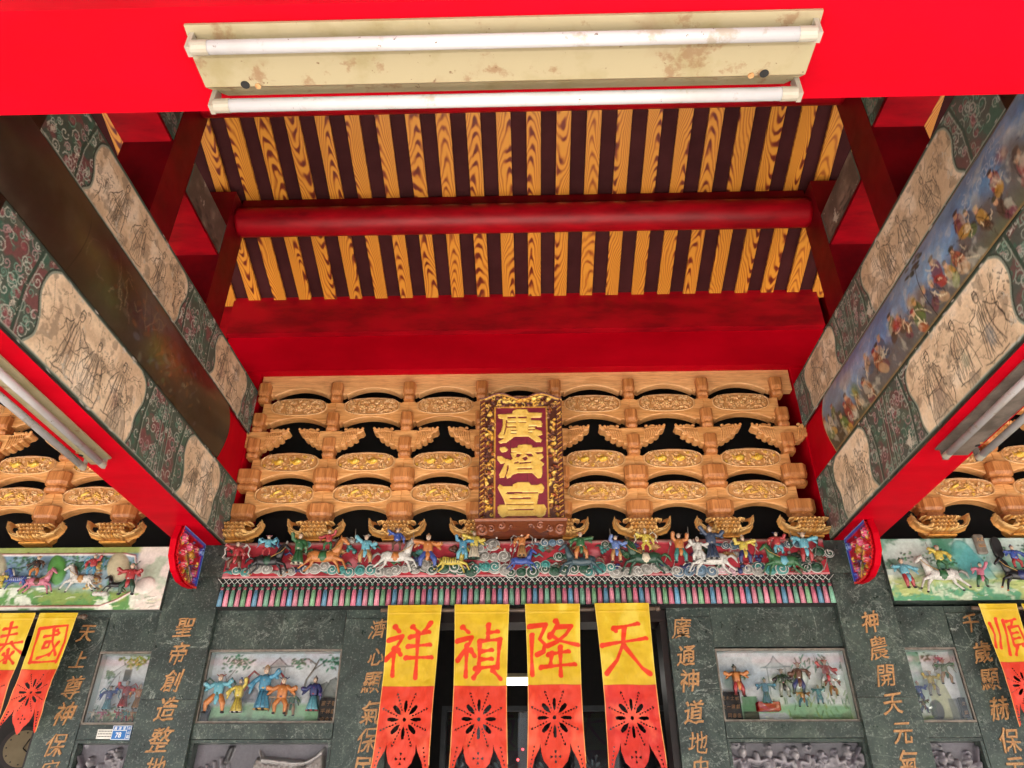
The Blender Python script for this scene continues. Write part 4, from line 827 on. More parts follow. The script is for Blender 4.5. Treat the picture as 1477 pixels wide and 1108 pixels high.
for word, xa, xb in (('left', -1.812, -1.545), ('right', 1.47, 1.737)):
    t = thing('stone_column', 'green marble column at the %s with gold characters, under the slanting red beam' % word, 'column', ((xa+xb)/2, 3.8, GZ+.1), 'marble columns')
    zs = [GZ+.1, -.35, .585, 1.155, ZB-.001]
    for i in range(4):
        m = MB(); m.box(xa, xb, COLY, 3.95, zs[i]+.001, zs[i+1]-.001); add('slab', m, 'marble', t)
    couplet(t, col_txt[(word, 1)], .00305, COLY)
for word, xa in (('left', -1.8), ('right', 1.515)):   # the pair carrying the lintel beam, in front
    t = thing('stone_column', 'front marble column at the %s end of the lintel beam' % word, 'column', (xa+.12, .92, GZ), 'marble columns')
    m = MB(); m.box(xa, xa+.26, .81, 1.03, GZ, ZB-.002, b=0); add('slab', m, 'marble', t)
    o = add('slab', (lambda q: (q.box(xa-.03, xa+.29, .78, 1.06, GZ+.001, GZ+.25), q)[1])(MB()), 'marble', t)
wl = bpy.data.objects.new('stone_wall', None); C.objects.link(wl); wl['kind'] = 'structure'; wl['_w'] = [0, 0, 0]
def slab(xa, xb, za, zb, y=YW, y1=3.9, mat='marble', nm='slab', par=None):
    m = MB(); m.box(xa+.0012, xb-.0012, y, y1, za+.0012, zb-.0012); return add(nm, m, mat, par or wl)
def slab_tag(o, label): return o
# centre bay, left and right of the door
for s, a, b_, c_ in ((-1, -1.545, -.905, -.66), (1, 1.47, .862, .652)):
    lo, hi = min(a, b_), max(a, b_)
    slab(lo, hi, .813, 1.02); slab(lo, hi, .42, .487, YW-.012); slab(lo, hi, GZ+.1, -.3)
    mb_ = (b_, c_); slab(min(mb_), max(mb_), .955, 1.02)
    x0, x1 = (-2.075, -1.812) if s < 0 else (1.737, 1.985)
    slab(x0, x1, .807, 1.0); slab(x0, x1, .42, .483, YW-.004); slab(x0, x1, GZ+.1, -.3)
    x0, x1 = (-2.275, -2.075) if s < 0 else (1.985, 2.2)
    slab(x0, x1, .965, 1.0)
# couplet slabs beside the doors
for lab, xa, xb, z1, tx in (('black marble slab left of the centre door with gold characters, partly behind a banner', -.905, -.66, .955, [('濟', 543.7, 908, 30), ('心', 541.5, 948, 28), ('顯', 534.8, 985, 32), ('氣', 533.6, 1028, 34), ('保', 528, 1068, 36), ('民', 521, 1109, 32)]),
        ('black marble slab right of the centre door with thin gold characters', .652, .862, .955, [('廣', 981.4, 906, 34), ('通', 988, 946, 32), ('神', 992.6, 982, 34), ('道', 999, 1027, 34), ('地', 1005, 1071, 32), ('由', 1009, 1107, 30)]),
        ('marble slab of the left side door with gold characters, below the green landscape frieze', -2.275, -2.075, .965, [('天', 123, 914, 30), ('上', 113, 952, 28), ('尊', 103, 992, 34), ('神', 92, 1030, 34), ('保', 79, 1075, 34), ('安', 69, 1112, 30)]),
        ('marble slab of the right side door with gold characters, beside a yellow banner', 1.985, 2.2, .965, [('千', 1398, 899, 30), ('歲', 1415, 940.5, 32), ('顯', 1426, 980, 32), ('赫', 1439.6, 1022, 33), ('保', 1454, 1068, 34), ('示', 1463, 1108, 30)])):
    t = thing('couplet_slab', lab, 'stone slab', ((xa+xb)/2, YW, GZ+.1), 'marble couplet slabs beside the doors')
    for za, zb in ((GZ+.1, -.2), (-.2, z1)): slab(xa, xb, za, zb, YW-.006, par=t)
    couplet(t, tx, .003, YW-.006)
for (xa, xb) in ((-4.6, -3.6), (3.55, 4.6)):
    slab(xa, xb, GZ+.1, 1.0)
slab(-5.1, -1.815, .985, 1.0, YW+.03); slab(1.74, 5.1, .985, 1.0, YW+.03)
# door heads and jambs
for xa, xb, z in ((-.66, .652, .975), (-3.6, -2.275, .96), (2.2, 3.55, .96)):
    t = thing('door_frame', 'dark timber door frame of the %s doorway' % ('centre' if xa > -1 else 'left side' if xa < 0 else 'right side'), 'door frame', ((xa+xb)/2, 3.8, GZ+.1), 'dark door frames')
    m = MB(); m.box(xa, xb, 3.73, 3.88, z-.035, z+.02); add('head', m, 'darkwood', t)
    for u in (xa, xb-.03): m = MB(); m.box(u, u+.03, 3.735, 3.87, GZ+.1, z-.036); add('jamb', m, 'darkwood', t)

# ------------------------------------------------------------------ little glazed figures
HUE = dict(red='B8242A', blue='3B93B8', lblue='5CB2C6', navy='24306E', cobalt='2A4FA8', green='2F6E3E', dgreen='24503A', teal='2E8C86', yellow='D9BE2A', orange='D07A1E', khaki='C28A42', pink='D2708A', white='D8D4CC', cream='E2D2B4', black='1B1B1E', grey='9A968E', brown='6A4028', skin='D9B99C', gold='D2A03A', lgreen='6FA84A')
def hc(k):
    c = lin(HUE.get(k, k)); g = sum(c)/3; return tuple((v*.84+g*.16)*.82 for v in c)
def figurine(parent, P, h, top, bot, hat='black', arms=(40, -30), lean=0, robe=False, face='skin', trim='white', ride=False, sash=None, seed=0, name='figurine', scarf=None):
    """a glazed figure h tall standing at P (feet); arms = raised angle of each arm; facing the viewer"""
    r = random.Random(seed+int(h*1e4)+int(P[0]*1e3)); m = MB(); T, B_, K, W_ = hc(top), hc(bot), hc(face), hc(trim)
    u = h; L = lambda x, z, y=0: (x*u+lean*z*u, -.012-.16*u+y*u, z*u)
    hipz = .45; dx = r.uniform(-.02, .02)
    if ride:
        for s in (-1, 1): m.limb(L(s*.04, hipz), L(s*.14, .3, -.06), .07*u, .06*u, B_); m.limb(L(s*.14, .3, -.06), L(s*.13, .12, -.05), .055*u, .04*u, B_); m.sphere(L(s*.14, .09, -.08), (.045*u, .06*u, .03*u), hc('black'))
    elif robe:
        m.tube([L(0, .03), L(0, .12), L(0, .3), L(0, .48)], [.19*u, .18*u, .13*u, .1*u], B_, n=12, flat=.7); m.tube([L(0, .02), L(0, .045)], [.2*u, .195*u], W_, n=12, flat=.7)
        for s in (-1, 1): m.sphere(L(s*.07, .02, -.1), (.045*u, .06*u, .03*u), hc('black'))
        for k in range(3): x = (-.08, .01, .09)[k]; m.tube([L(x*.5, .45, -.08), L(x, .25, -.12), L(x*1.4, .05, -.14)], .012*u, tuple(c*.6 for c in B_), n=4)
    else:
        sp = r.uniform(.1, .2)
        for s in (-1, 1):
            kx = s*sp*r.uniform(.8, 1.3); m.limb(L(s*.05, hipz), L(kx, .25, -.05), .085*u, .075*u, B_); m.limb(L(kx, .25, -.05), L(kx*1.05, .07), .07*u, .045*u, B_)
            m.sphere(L(kx*1.15, .025, -.04), (.06*u, .06*u, .032*u), hc('black')); m.tube([L(kx*1.05-.06, .08), L(kx*1.05+.06, .08)], .014*u, W_, n=5)
        m.tube([L(0, .5, -.05), L(.02, .35, -.1), L(0, .2, -.1)], [.05*u, .07*u, .03*u], T, n=7, flat=.5)
    m.tube([L(0, .42), L(0, .5), L(0, .6), L(0, .7), L(0, .785)], [.11*u, .14*u, .135*u, .15*u, .06*u], T, n=10, flat=.75)
    m.tube([L(-.1, .5, -.02), L(0, .48, -.1), L(.1, .5, -.02)], .022*u, hc(sash or trim), n=5)
    m.tube([L(-.05, .75, -.05), L(0, .64, -.1), L(.05, .75, -.05)], .014*u, W_, n=5)
    m.limb(L(0, .75), L(0, .82), .035*u, .035*u, K); m.sphere(L(0, .875, -.02), (.068*u, .064*u, .082*u), K, nu=10, nv=8)
    for s in (-1, 1): m.sphere(L(s*.024, .885, -.078), (.009*u,)*3, hc('black'), nu=5, nv=4)
    m.sphere(L(0, .865, -.085), (.008*u, .012*u, .012*u), K, nu=5, nv=4); m.sphere(L(0, .84, -.075), (.016*u, .006*u, .006*u), hc('red'), nu=5, nv=4)
    Hc = hc(hat); m.sphere(L(0, .925, .01), (.075*u, .07*u, .045*u), Hc, nu=10); st = r.randrange(3)
    if st == 0: m.sphere(L(0, .98, .01), (.03*u, .03*u, .035*u), Hc)
    elif st == 1:
        for s in (-1, 1): m.tube([L(s*.06, .92), L(s*.13, .96)], [.02*u, .008*u], Hc, n=5)
    else: m.tube([L(-.05, .95), L(0, 1.0), L(.05, .95)], .016*u, hc(trim), n=5)
    for s, a in zip((-1, 1), arms):
        a = math.radians(a*.85+r.uniform(-28, 8)); sh = (s*.115, .72); el = (sh[0]+s*.13*math.cos(a), sh[1]+.13*math.sin(a)-.02); b = a+r.uniform(-.9, 1.3); hd = (el[0]+s*.12*math.cos(b), el[1]+.13*math.sin(b))
        m.limb(L(*sh, -.02), L(*el, -.06), .06*u, .058*u, T); m.limb(L(*el, -.06), L(*hd, -.1), .055*u, .068*u, T); m.tube([L(el[0], el[1]-.01, -.06), L((el[0]+hd[0])/2+s*.02, (el[1]+hd[1])/2-.1, -.07), L(hd[0]+s*.01, hd[1]-.17, -.08)], [.05*u, .045*u, .02*u], tuple(v*.85 for v in T), n=6, flat=.5); m.tube([L(*hd, -.1), L(hd[0]+s*.008, hd[1]+.004, -.1)], .066*u, W_, n=7); m.sphere(L(hd[0]+s*.035, hd[1]+.02, -.11), .028*u, K, nu=7)
        if a > .2 and r.random() < .6: m.tube([L(hd[0]+s*.03, hd[1]-.1, -.13), L(hd[0]+s*.05, hd[1]+.25, -.13)], .01*u, hc('grey'), n=4)
    if scarf:
        S_ = hc(scarf)
        for s in (-1, 1): P_ = [L(s*.12, .74, .02), L(s*.3, .86), L(s*.42, .72), L(s*.38, .55), L(s*.46, .42)]; m.tube(P_, [.02*u, .03*u, .03*u, .025*u, .01*u], S_, n=5, flat=.5)
    o = add(name, m, 'glaze', parent, pos=tuple(P), smooth=True); return o
def horse(parent, P, L_, col, face=1, mane='black', saddle='red', leg=0, name='horse', stripes=None):
    """galloping horse relief, body centre at P, L_ body length, facing +x or -x"""
    m = MB(); c = hc(col); d = face; q = lambda x, z, y=0: (d*x*L_, -.02+y*L_, z*L_)
    m.tube([q(-.5, .02), q(-.46, .03), q(-.3, .05), q(0, .0), q(.28, .05), q(.42, .08), q(.46, .1)], [v*L_ for v in (.04, .13, .18, .155, .17, .14, .05)], c, n=12, flat=.7)
    m.tube([q(.33, .1), q(.42, .3, -.03), q(.48, .46, -.05), q(.52, .55, -.05)], [v*L_ for v in (.15, .11, .085, .06)], c, n=10, flat=.7)
    m.tube([q(.48, .56, -.06), q(.58, .53, -.07), q(.7, .42, -.08), q(.76, .37, -.08)], [v*L_ for v in (.06, .075, .05, .035)], c, n=9)
    for s in (-1, 1): m.tube([q(.49, .58, s*.04-.05), q(.49, .67, s*.04-.05)], [.022*L_, .005*L_], c, n=5)
    m.sphere(q(.6, .53, -.14), .014*L_, hc('black'), nu=5, nv=4); mc = hc(mane)
    m.tube([q(.46, .62), q(.36, .48), q(.28, .3), q(.2, .18)], [.02*L_, .05*L_, .05*L_, .02*L_], mc, n=6, flat=.9)
    m.tube([q(-.5, .08), q(-.62, .14), q(-.74, .06), q(-.8, -.1)], [.03*L_, .05*L_, .055*L_, .01*L_], mc, n=6)
    for (x0, kx, kz, fx, fz, y) in ((.36, .6, -.12, .74, -.38, -.06), (.3, .44, -.22, .52, -.46, .04), (-.38, -.5, -.16, -.72, -.36, -.06), (-.34, -.36, -.22, -.56, -.42, .04)):
        m.limb(q(x0, -.03, y), q(kx, kz, y), .085*L_, .042*L_, c); m.limb(q(kx, kz, y), q(fx, fz, y), .04*L_, .028*L_, c); m.sphere(q(fx+.01, fz-.02, y), (.045*L_, .04*L_, .03*L_), hc('black') if col != 'black' else hc('orange'), nu=7)
    if saddle: m.tube([q(-.12, .05), q(-.02, .02), q(.1, .05)], [.17*L_, .175*L_, .17*L_], hc(saddle), n=12, flat=.76); m.tube([q(.62, .52, -.12), q(.45, .3, -.14), q(.12, .12, -.14)], .012*L_, hc('gold'), n=4)
    if stripes:
        for k in range(8): x = -.4+k*.1; m.tube([q(x, .17, -.06), q(x+.02, .05, -.14), q(x, -.08, -.1)], .013*L_, hc(stripes), n=4)
    return add(name, m, 'glaze', parent, pos=tuple(P), smooth=True)
def cloud(parent, P, s, col='grey', n=3, seed=0, rim='white'):
    r = random.Random(seed+int(P[0]*997)); m = MB(); c = hc(col); w_ = hc(rim)
    for k in range(n):
        x = (k-(n-1)/2)*s*.75; z = r.uniform(-.18, .18)*s; rr = s*r.uniform(.36, .52); y = -.008-.003*k
        m.sphere((x, y, z), (rr, .012, rr*.8), c, nu=16, nv=7); P_ = spiral(x, z, rr*.95, 1.5, r.uniform(0, 6.3), r.choice((-1, 1)), 18); m.tube([(p[0], y-.011, p[1]*1) for p in P_], s*.035, w_ if k % 2 == 0 else tuple(min(1, v*1.7) for v in c), n=5)
        m.tube([(x+rr*math.cos(a), y, z+rr*.8*math.sin(a)) for a in [i*PI/9 for i in range(19)]], s*.04, w_, n=5)
    m.tube([(-n*s*.35, -.006, -.05*s), (-n*s*.6, -.006, .05*s), (-n*s*.8, -.006, -.1*s)], [s*.2, s*.12, s*.02], c, n=6, flat=.4)
    return add('cloud', m, 'glaze', parent, pos=tuple(P), smooth=True)

# ------------------------------------------------------------------ centre frieze with riders, net and tassels
FY = 3.655
fx0, fx1 = -1.538, 1.462; zft, zfm, zfb = at(760, 780, FY).z, at(760, 832, FY).z, at(760, 873, FY).z
t = thing('relief_frieze', 'red ceramic frieze of riders on clouds above a row of pastel tassels', 'frieze', (0, FY, zfb))
m = MB(); m.box(fx0, fx1, FY, 3.9, zfm, zft); add('backing', m, 'darkwood', t)
cv = Cv(fx1-fx0-.004, zft-zfm-.002, .006, '9E1C2A'); f = cv.fbm(6, 77, 5); cv.wash(np.clip((f-.45)*5, 0, 1), 'B8303E', .7); cv.wash(np.clip((.42-f)*7, 0, 1), '6E1420', .7); cv.wash(np.clip((cv.fbm(14, 4, 4)-.62)*9, 0, 1), 'CC7E86', .6)
cv.line([(0, .005), (cv.w, .005)], .003, 'C9A0A0', .8, .004); cv.line([(0, cv.h-.008), (cv.w, cv.h-.008)], .006, '7A6A60', .8, .008)
cv.obj('red_ground', (fx0+.002, FY-.003, zfm+.001), (1, 0, 0), (0, 0, 1), 'plaster', t, (0, -1, 0))
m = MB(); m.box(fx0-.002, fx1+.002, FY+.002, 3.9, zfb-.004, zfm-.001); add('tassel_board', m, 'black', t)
NT = 105; m = MB(); wc = lin('C9CCC6')
for i in range(NT):
    x = fx0+(fx1-fx0)*(i+.5)/NT; d = (fx1-fx0)/NT
    for s in (-1, 1):
        xe = x+s*d*1.0; m.tube([(x, FY-.006, zfm-.030), (xe, FY-.006, zfm-.001)], .0016, wc, n=3)
add('cord_net', m, 'glaze', t, kind='stuff')
PAT = ['5C8CA8', 'C97E90', '6FA088', 'C97E90', '6E9A74', 'C46A80']; cache = {}
for i in range(NT):
    x = fx0+(fx1-fx0)*(i+.5)/NT; k = i % 6; alt = (i*7) % 11
    key = (k, alt in (2, 7))
    if key not in cache:
        m = MB(); c = lin(PAT[k]); c2 = lin('B04A5C' if k in (0, 2, 4) else '5E9478'); c3 = lin('5E9478' if k in (0, 2, 4) else 'B04A5C'); h = zfm-zfb
        if alt in (2, 7): c = tuple(min(1, v*1.35) for v in c)
        m.sphere((0, -.004, -.034), (.0062, .006, .0062), c3, nu=8, nv=5); m.sphere((0, -.004, -.05), (.0085, .007, .0085), c2, nu=8, nv=5); m.sphere((0, -.009, -.05), (.004, .004, .004), lin('3A3432'), nu=6, nv=4)
        m.tube([(0, -.003, -.056), (0, -.004, -.064), (0, -.005, -.09), (0, -.005, -h+.002)], [.005, .0085, .0108, .0128], c, n=8, flat=.6)
        for q in (-1, 0, 1): m.tube([(q*.003, -.0095, -.066), (q*.0065, -.0115, -h+.004)], .0009, tuple(v*.55 for v in c), n=3)
        cache[key] = add('tassel', m, 'glaze', t, pos=(x, FY+.0005, zfm), smooth=True)
    else: dup(cache[key], (x, FY+.0005, zfm), t)
# clouds (frieze pixels -> points on the frieze face)
def fp(x, y, Y=FY): return at(x, y, Y)
for i, (x, y, s, c) in enumerate(((348, 826, .045, 'teal'), (372, 823, .05, 'grey'), (415, 826, .045, 'grey'), (455, 822, .05, 'grey'), (487, 824, .05, 'teal'), (520, 824, .055, 'teal'), (555, 824, .05, 'grey'), (585, 822, .05, 'grey'), (605, 820, .06, 'grey'), (640, 822, .06, 'dgreen'), (672, 826, .05, 'dgreen'), (700, 822, .05, 'teal'), (702, 790, .06, 'grey'), (713, 805, .05, 'grey'), (722, 822, .055, 'grey'), (752, 824, .055, 'dgreen'), (780, 816, .045, 'teal'), (800, 822, .05, 'dgreen'), (812, 806, .04, 'dgreen'), (797, 785, .04, '5A7890'), (835, 822, .055, 'dgreen'), (865, 823, .055, 'teal'), (878, 788, .035, 'dgreen'), (905, 824, .055, 'grey'), (925, 822, .05, 'grey'), (960, 823, .05, 'grey'), (985, 824, .05, '5A7890'), (1010, 824, .055, '5A7890'), (1048, 822, .05, 'C79AA4'), (1057, 786, .04, '46687C'), (1085, 822, .05, 'grey'), (1110, 822, .055, 'teal'), (1143, 786, .045, '46687C'), (1150, 808, .045, 'dgreen'), (1170, 822, .05, 'dgreen'), (1180, 800, .05, 'dgreen'), (440, 786, .03, 'teal'), (500, 780, .03, 'grey'))):
    cloud(t, fp(x, y), s*1.3, c, 2+(i % 2), i)
Fg = lambda x, y, hp, *a, **k: figurine(t, fp(x, y, 3.64), hp*.0036, *a, seed=int(x), **k)
Hs = lambda x, y, lp, *a, **k: horse(t, fp(x, y, 3.645), lp*.0036, *a, **k)
Fg(340, 826, 42, 'red', 'brown', 'black', (60, -30), scarf='white', sash='green')
Hs(388, 812, 40, 'black', 1, 'black', 'dgreen'); Fg(386, 808, 34, 'lblue', 'red', 'pink', (10, -10), ride=True, scarf='blue')
Fg(431, 818, 46, 'green', 'green', 'brown', (50, -40), robe=True, trim='cream')
Hs(468, 806, 46, 'orange', 1, 'brown', 'green'); Fg(474, 800, 34, 'red', 'green', 'black', (-20, 30), ride=True, trim='gold')
Fg(527, 818, 44, 'lblue', 'khaki', 'grey', (70, -30), sash='blue')
Hs(572, 806, 42, 'white', 1, 'grey', 'orange'); Fg(573, 800, 36, 'cobalt', 'brown', 'navy', (60, -20), ride=True)
Fg(617, 824, 50, 'orange', 'cobalt', 'khaki', (20, -20), sash='orange')
Hs(652, 812, 34, 'yellow', 1, 'gold', None, stripes='black', name='tiger'); Fg(668, 812, 38, 'blue', 'lblue', 'black', (50, 20)); Fg(684, 810, 42, 'yellow', 'cream', 'lgreen', (60, -40), robe=True, trim='dgreen')
Hs(752, 812, 28, 'cobalt', 1, 'grey', None, name='crane'); Fg(753, 806, 36, 'orange', 'khaki', 'gold', (-20, 50), robe=True, scarf='grey', trim='khaki')
m = MB(); m.tube([(math.cos(a)*.017, 0, math.sin(a)*.017) for a in [i*PI/8 for i in range(17)]], .005, hc('cream'), n=6); add('halo', m, 'glaze', t, pos=tuple(fp(750, 779, 3.625)))
Hs(838, 812, 40, '35505A', -1, 'brown', None, name='qilin'); Fg(838, 812, 42, 'green', 'orange', 'red', (20, 20), face='skin', trim='skin')
Fg(889, 815, 40, '5A7CC0', 'khaki', 'navy', (60, -20)); Hs(930, 808, 44, 'dgreen', -1, 'green', 'cream', name='dragon_horse'); Fg(932, 802, 36, 'yellow', 'yellow', 'gold', (20, -30), ride=True, scarf='cream')
Fg(981, 816, 44, 'orange', 'teal', 'brown', (60, 30), sash='gold'); Hs(1025, 810, 44, 'white', -1, 'white', None, name='elephant'); Fg(1008, 814, 36, 'white', 'white', 'cream', (30, -30)); Fg(1027, 812, 50, '3A4A66', '3A4A66', 'navy', (70, -10), robe=True, trim='grey')
Fg(1074, 818, 42, 'yellow', 'navy', 'gold', (30, 30), sash='red', scarf='grey'); Hs(1128, 812, 40, 'green', -1, 'dgreen', 'lblue', name='green_lion'); Fg(1122, 806, 36, 'red', 'lblue', 'navy', (-10, 10), ride=True, trim='gold'); Fg(1162, 817, 46, 'lblue', 'red', 'grey', (60, 50), scarf='dgreen')

r_ = random.Random(3); x = 330
while x < 1190:
    k = r_.randrange(4); P = fp(x, r_.uniform(788, 822), 3.652); m = MB(); c = hc(r_.choice(['dgreen', 'teal', 'grey', 'brown', 'khaki', 'green', 'navy', 'red']))
    if k == 0:
        for q in range(7): a = q*.45+.2; m.tube([(0, 0, -.01), (math.cos(a)*.018, -.012, math.sin(a)*.018), (math.cos(a)*.034, -.014, math.sin(a)*.026)], [.003, .0055, .001], c, n=5, flat=.6)
        nm = 'leaf_spray'
    elif k == 1:
        for q in range(5): m.sphere((r_.uniform(-.022, .022), -.006, r_.uniform(-.016, .016)), (r_.uniform(.008, .016), .012, r_.uniform(.007, .014)), c, nu=7)
        nm = 'rock'
    elif k == 2:
        m.tube([(-.02, -.018, -.04), (0, -.024, 0), (.018, -.018, .05)], .0022, hc('grey'), n=5); m.sphere((.02, -.018, .056), (.006, .004, .011), hc('white')); nm = 'spear'
    else:
        m.tube([(-.03, -.01, .012), (-.012, -.016, -.004), (.006, -.014, .01), (.026, -.01, -.006)], [.003, .007, .007, .002], c, n=5, flat=.5); nm = 'ribbon'
    add(nm, m, 'glaze', t, pos=tuple(P), smooth=True); x += r_.uniform(5.5, 10)
# ------------------------------------------------------------------ side friezes
def landscape(w_, h_, seed, left):
    cv = Cv(w_, h_, .0042, '8FA8B4' if left else 'B4C4BC'); f = cv.fbm(6, seed, 5); g = cv.fbm(14, seed+1, 4); V = cv.y[:, None]/h_; U = cv.x[None, :]/w_
    if left:
        cv.wash(np.clip((f-.44)*6, 0, 1), '5E7E96', .8); cv.wash(np.clip((g-.55)*8, 0, 1)*(V > .5), '2C4A3A', .9); cv.wash(np.clip((.42-V)*9+(f-.5)*3, 0, 1), '7E9440', .95)
        cv.wash(np.clip((.3-V)*9+(g-.5)*7, 0, 1), '4E8A4A', .8); cv.wash(np.clip((g-.56)*14, 0, 1)*(V < .35), 'DDE2D4', .9); cv.wash(np.clip((V-.88)*30, 0, 1), '8E9A4A', .9)
        e = U*w_-(w_-.17); cv.wash(np.clip(e*40+(f-.5)*4, 0, 1), 'DCCFC6', .95); cv.wash(np.clip(e*40-1, 0, 1)*np.clip((g-.55)*9, 0, 1), '8AAE8E', .6)
    else:
        cv.wash(np.clip((f-.5)*8, 0, 1)*(V > .45), '3E8A6C', .85); cv.wash(np.clip((g-.58)*10, 0, 1)*(V > .5), '2C6A4C', .9); cv.wash(np.clip((.45-V)*8+(f-.5)*3, 0, 1), 'A9B46A', .95)
        cv.wash(np.clip((.2-V)*9+(g-.5)*9, 0, 1), '3A9070', .85); cv.wash(np.clip((g-.6)*14, 0, 1)*(V < .4), 'D8DCC0', .7); cv.wash(np.exp(-((U-.36)/.07)**2-((V-.6)/.3)**2), '4E9AA0', .8)
        cv.wash(np.exp(-((U-.12)/.06)**2-((V-.62)/.25)**2)*.8, 'BDB6B2', .8)
    R.seed(seed)
    for _ in range(120): x, y = R.uniform(0, w_), R.uniform(.02, .45)*h_; cv.line(wob((x, y), (x+R.uniform(.01, .05), y+R.uniform(-.006, .01)), .006, 4), .0016, R.choice(['2F5E34', 'D6DCA8', '6E9A3E', 'E6E8DC', '3E7A4A']), .7, .003)
    for _ in range(26 if left else 14):
        x, y = R.uniform(0, w_-.2), R.uniform(.55, .85)*h_
        for _ in range(14): cv.ell(x+R.gauss(0, .022), y+R.gauss(0, .014), .007, .004, R.choice(['24492F', '2F6A3C', '3E7E48', '1E3A2C']), .85, .004, R.uniform(-1, 1))
    return cv
for word in ('left', 'right'):
    L_ = word == 'left'; xa, xb = (-5.0, -1.8135) if L_ else (1.7385, 5.0); px = 120 if L_ else 1380
    z0, z1 = at(px, 880 if L_ else 866, FY).z, at(px, 790 if L_ else 777, FY).z
    tp = at(244, 785, FY).z if L_ else z1
    t = thing('relief_frieze', ('painted frieze of riders and animals in a green landscape at the far left' if L_ else 'pale green painted frieze with a white horse and rider at the far right'), 'frieze', ((xa+xb)/2, FY, z0))
    m = MB(); m.box(xa, xb, FY, 3.9, z0, z1); add('backing', m, 'marble', t)
    w_ = 1.17; cv = landscape(w_, z1-z0, 31 if L_ else 47, L_)
    if not L_: cv.x = cv.x  # the painted part starts at the column
    if L_:
        P = [(0, .018), (w_-.3, .018), (w_-.22, .05), (w_-.16, .09), (w_-.15, .16), (w_-.19, cv.h-.045), (w_-.25, cv.h-.034), (0, cv.h-.034)]
        cv.line(P, .004, 'A04A50', .9, .006); cv.line([(p[0], p[1]-.006) for p in P], .003, 'E2D6CC', .9, .004)
        for x, y, rx, ry, c in ((w_-.88, .2, .05, .1, 'A8A488'), (w_-.57, .2, .045, .08, '4E8A3A'), (w_-.26, .21, .055, .08, 'B8AE8E'), (w_-.1, .12, .05, .04, 'D8CCC4')): cv.ell(x, y, rx, ry, c, .95, .018, .4)
        for k in range(60): a = R.uniform(-.6, .6); y = R.uniform(.1, .24); cv.ell(w_-.36+a*.07*(1.1-(y-.1)/.14), y, .007, .005, R.choice(['B8862E', 'C9A04A', '7A4A24', 'D8BE7A']), .95, .01)
        for k in range(14): a = .3+k*.19; cv.line([(w_-.45, .19), (w_-.45+math.cos(a)*.04, .21+math.sin(a)*.03), (w_-.45+math.cos(a)*.075, .195+math.sin(a)*.02)], .003, '2F5A3E', .9, .008)
    else:
        cv.ell(.4, .21, .055, .09, '4E9A94', .8, .012, .2); cv.poly([(.33, .1), (.36, .2), (.42, .27), (.48, .2), (.52, .1)], '4A949A', .5, .006)
        for k in range(5): cv.line([(.2+k*.02, .16+k*.004), (.3+k*.01, .15)], .0015, '5A8A80', .7)
        cv.line([(.02, .2), (.06, .14), (.14, .05)], .004, '3A4A38', .8, .004)
    xo = xb-w_ if L_ else xa
    cv.obj('painted_ground', (xo, FY-.002, z0), (1, 0, 0), (0, 0, 1), 'plaster', t, (0, -1, 0))
    Fg = lambda x, y, hp, *a, **k: figurine(t, at(x, y, 3.645), hp*.0036, *a, seed=int(x), **k)
    Hs = lambda x, y, lp, *a, **k: horse(t, at(x, y, 3.65), lp*.0036, *a, **k)
    if L_:
        Hs(28, 838, 26, 'cobalt', -1, 'white', None, stripes='white', name='striped_beast'); Hs(58, 842, 32, 'pink', 1, 'pink', 'brown', name='deer'); Fg(52, 838, 34, '3A2A24', 'orange', 'gold', (-40, -20), ride=True, sash='orange', trim='orange')
        Fg(2, 852, 24, 'yellow', 'yellow', 'gold', (0, 0)); Hs(120, 838, 34, 'white', -1, 'brown', 'khaki'); Fg(134, 836, 34, 'red', 'blue', 'white', (-20, 20), ride=True, scarf='blue', sash='khaki')
        Hs(170, 846, 22, 'black', -1, 'black', None, name='ox'); Fg(186, 862, 46, 'red', 'dgreen', 'green', (-10, -30), trim='white', sash='white')
        m = MB()
        for dx in range(3): m.sphere((dx*.022, -.015, 0), (.018, .015, .012), hc('white')); 
        add('rock', m, 'glaze', t, pos=tuple(at(140, 858, 3.65)), smooth=True)
    else:
        Fg(1311, 852, 42, 'lblue', 'red', 'green', (20, -30), lean=-.15, sash='cream'); Hs(1356, 832, 44, 'white', -1, 'grey', 'green'); Fg(1357, 830, 40, 'yellow', 'green', 'red', (50, -30), ride=True, trim='teal')
        Fg(1412, 850, 34, 'pink', 'green', 'dgreen', (10, 70), lean=.2, trim='pink', sash='pink'); Hs(1468, 832, 40, 'black', -1, 'black', 'navy'); Fg(1465, 826, 36, 'cobalt', 'red', 'navy', (10, -20), ride=True, trim='orange')
        c = at(1414, 785, 3.64); m = MB(); m.box(-.024, .024, -.008, .01, -.05, .05, b=.006); o = add('inscription_tablet', m, 'frame', t, pos=tuple(c))
        for i in range(4): glyph('大王仙山'[i], (c.x+(.009 if i % 2 else -.009), 3.631, c.z+.022-.022*(i//2)*1.4), .02, o, 'letter', .001, name='small_character')
        c = at(1438, 790, 3.64); m = MB(); m.prism([(math.cos(a)*.03*(1-.25*abs(math.cos(a))**4), math.sin(a)*.055) for a in [i*PI/9 for i in range(18)]], -.008, .01, bev=.003); add('black_mirror', m, 'ink', t, pos=tuple(c))

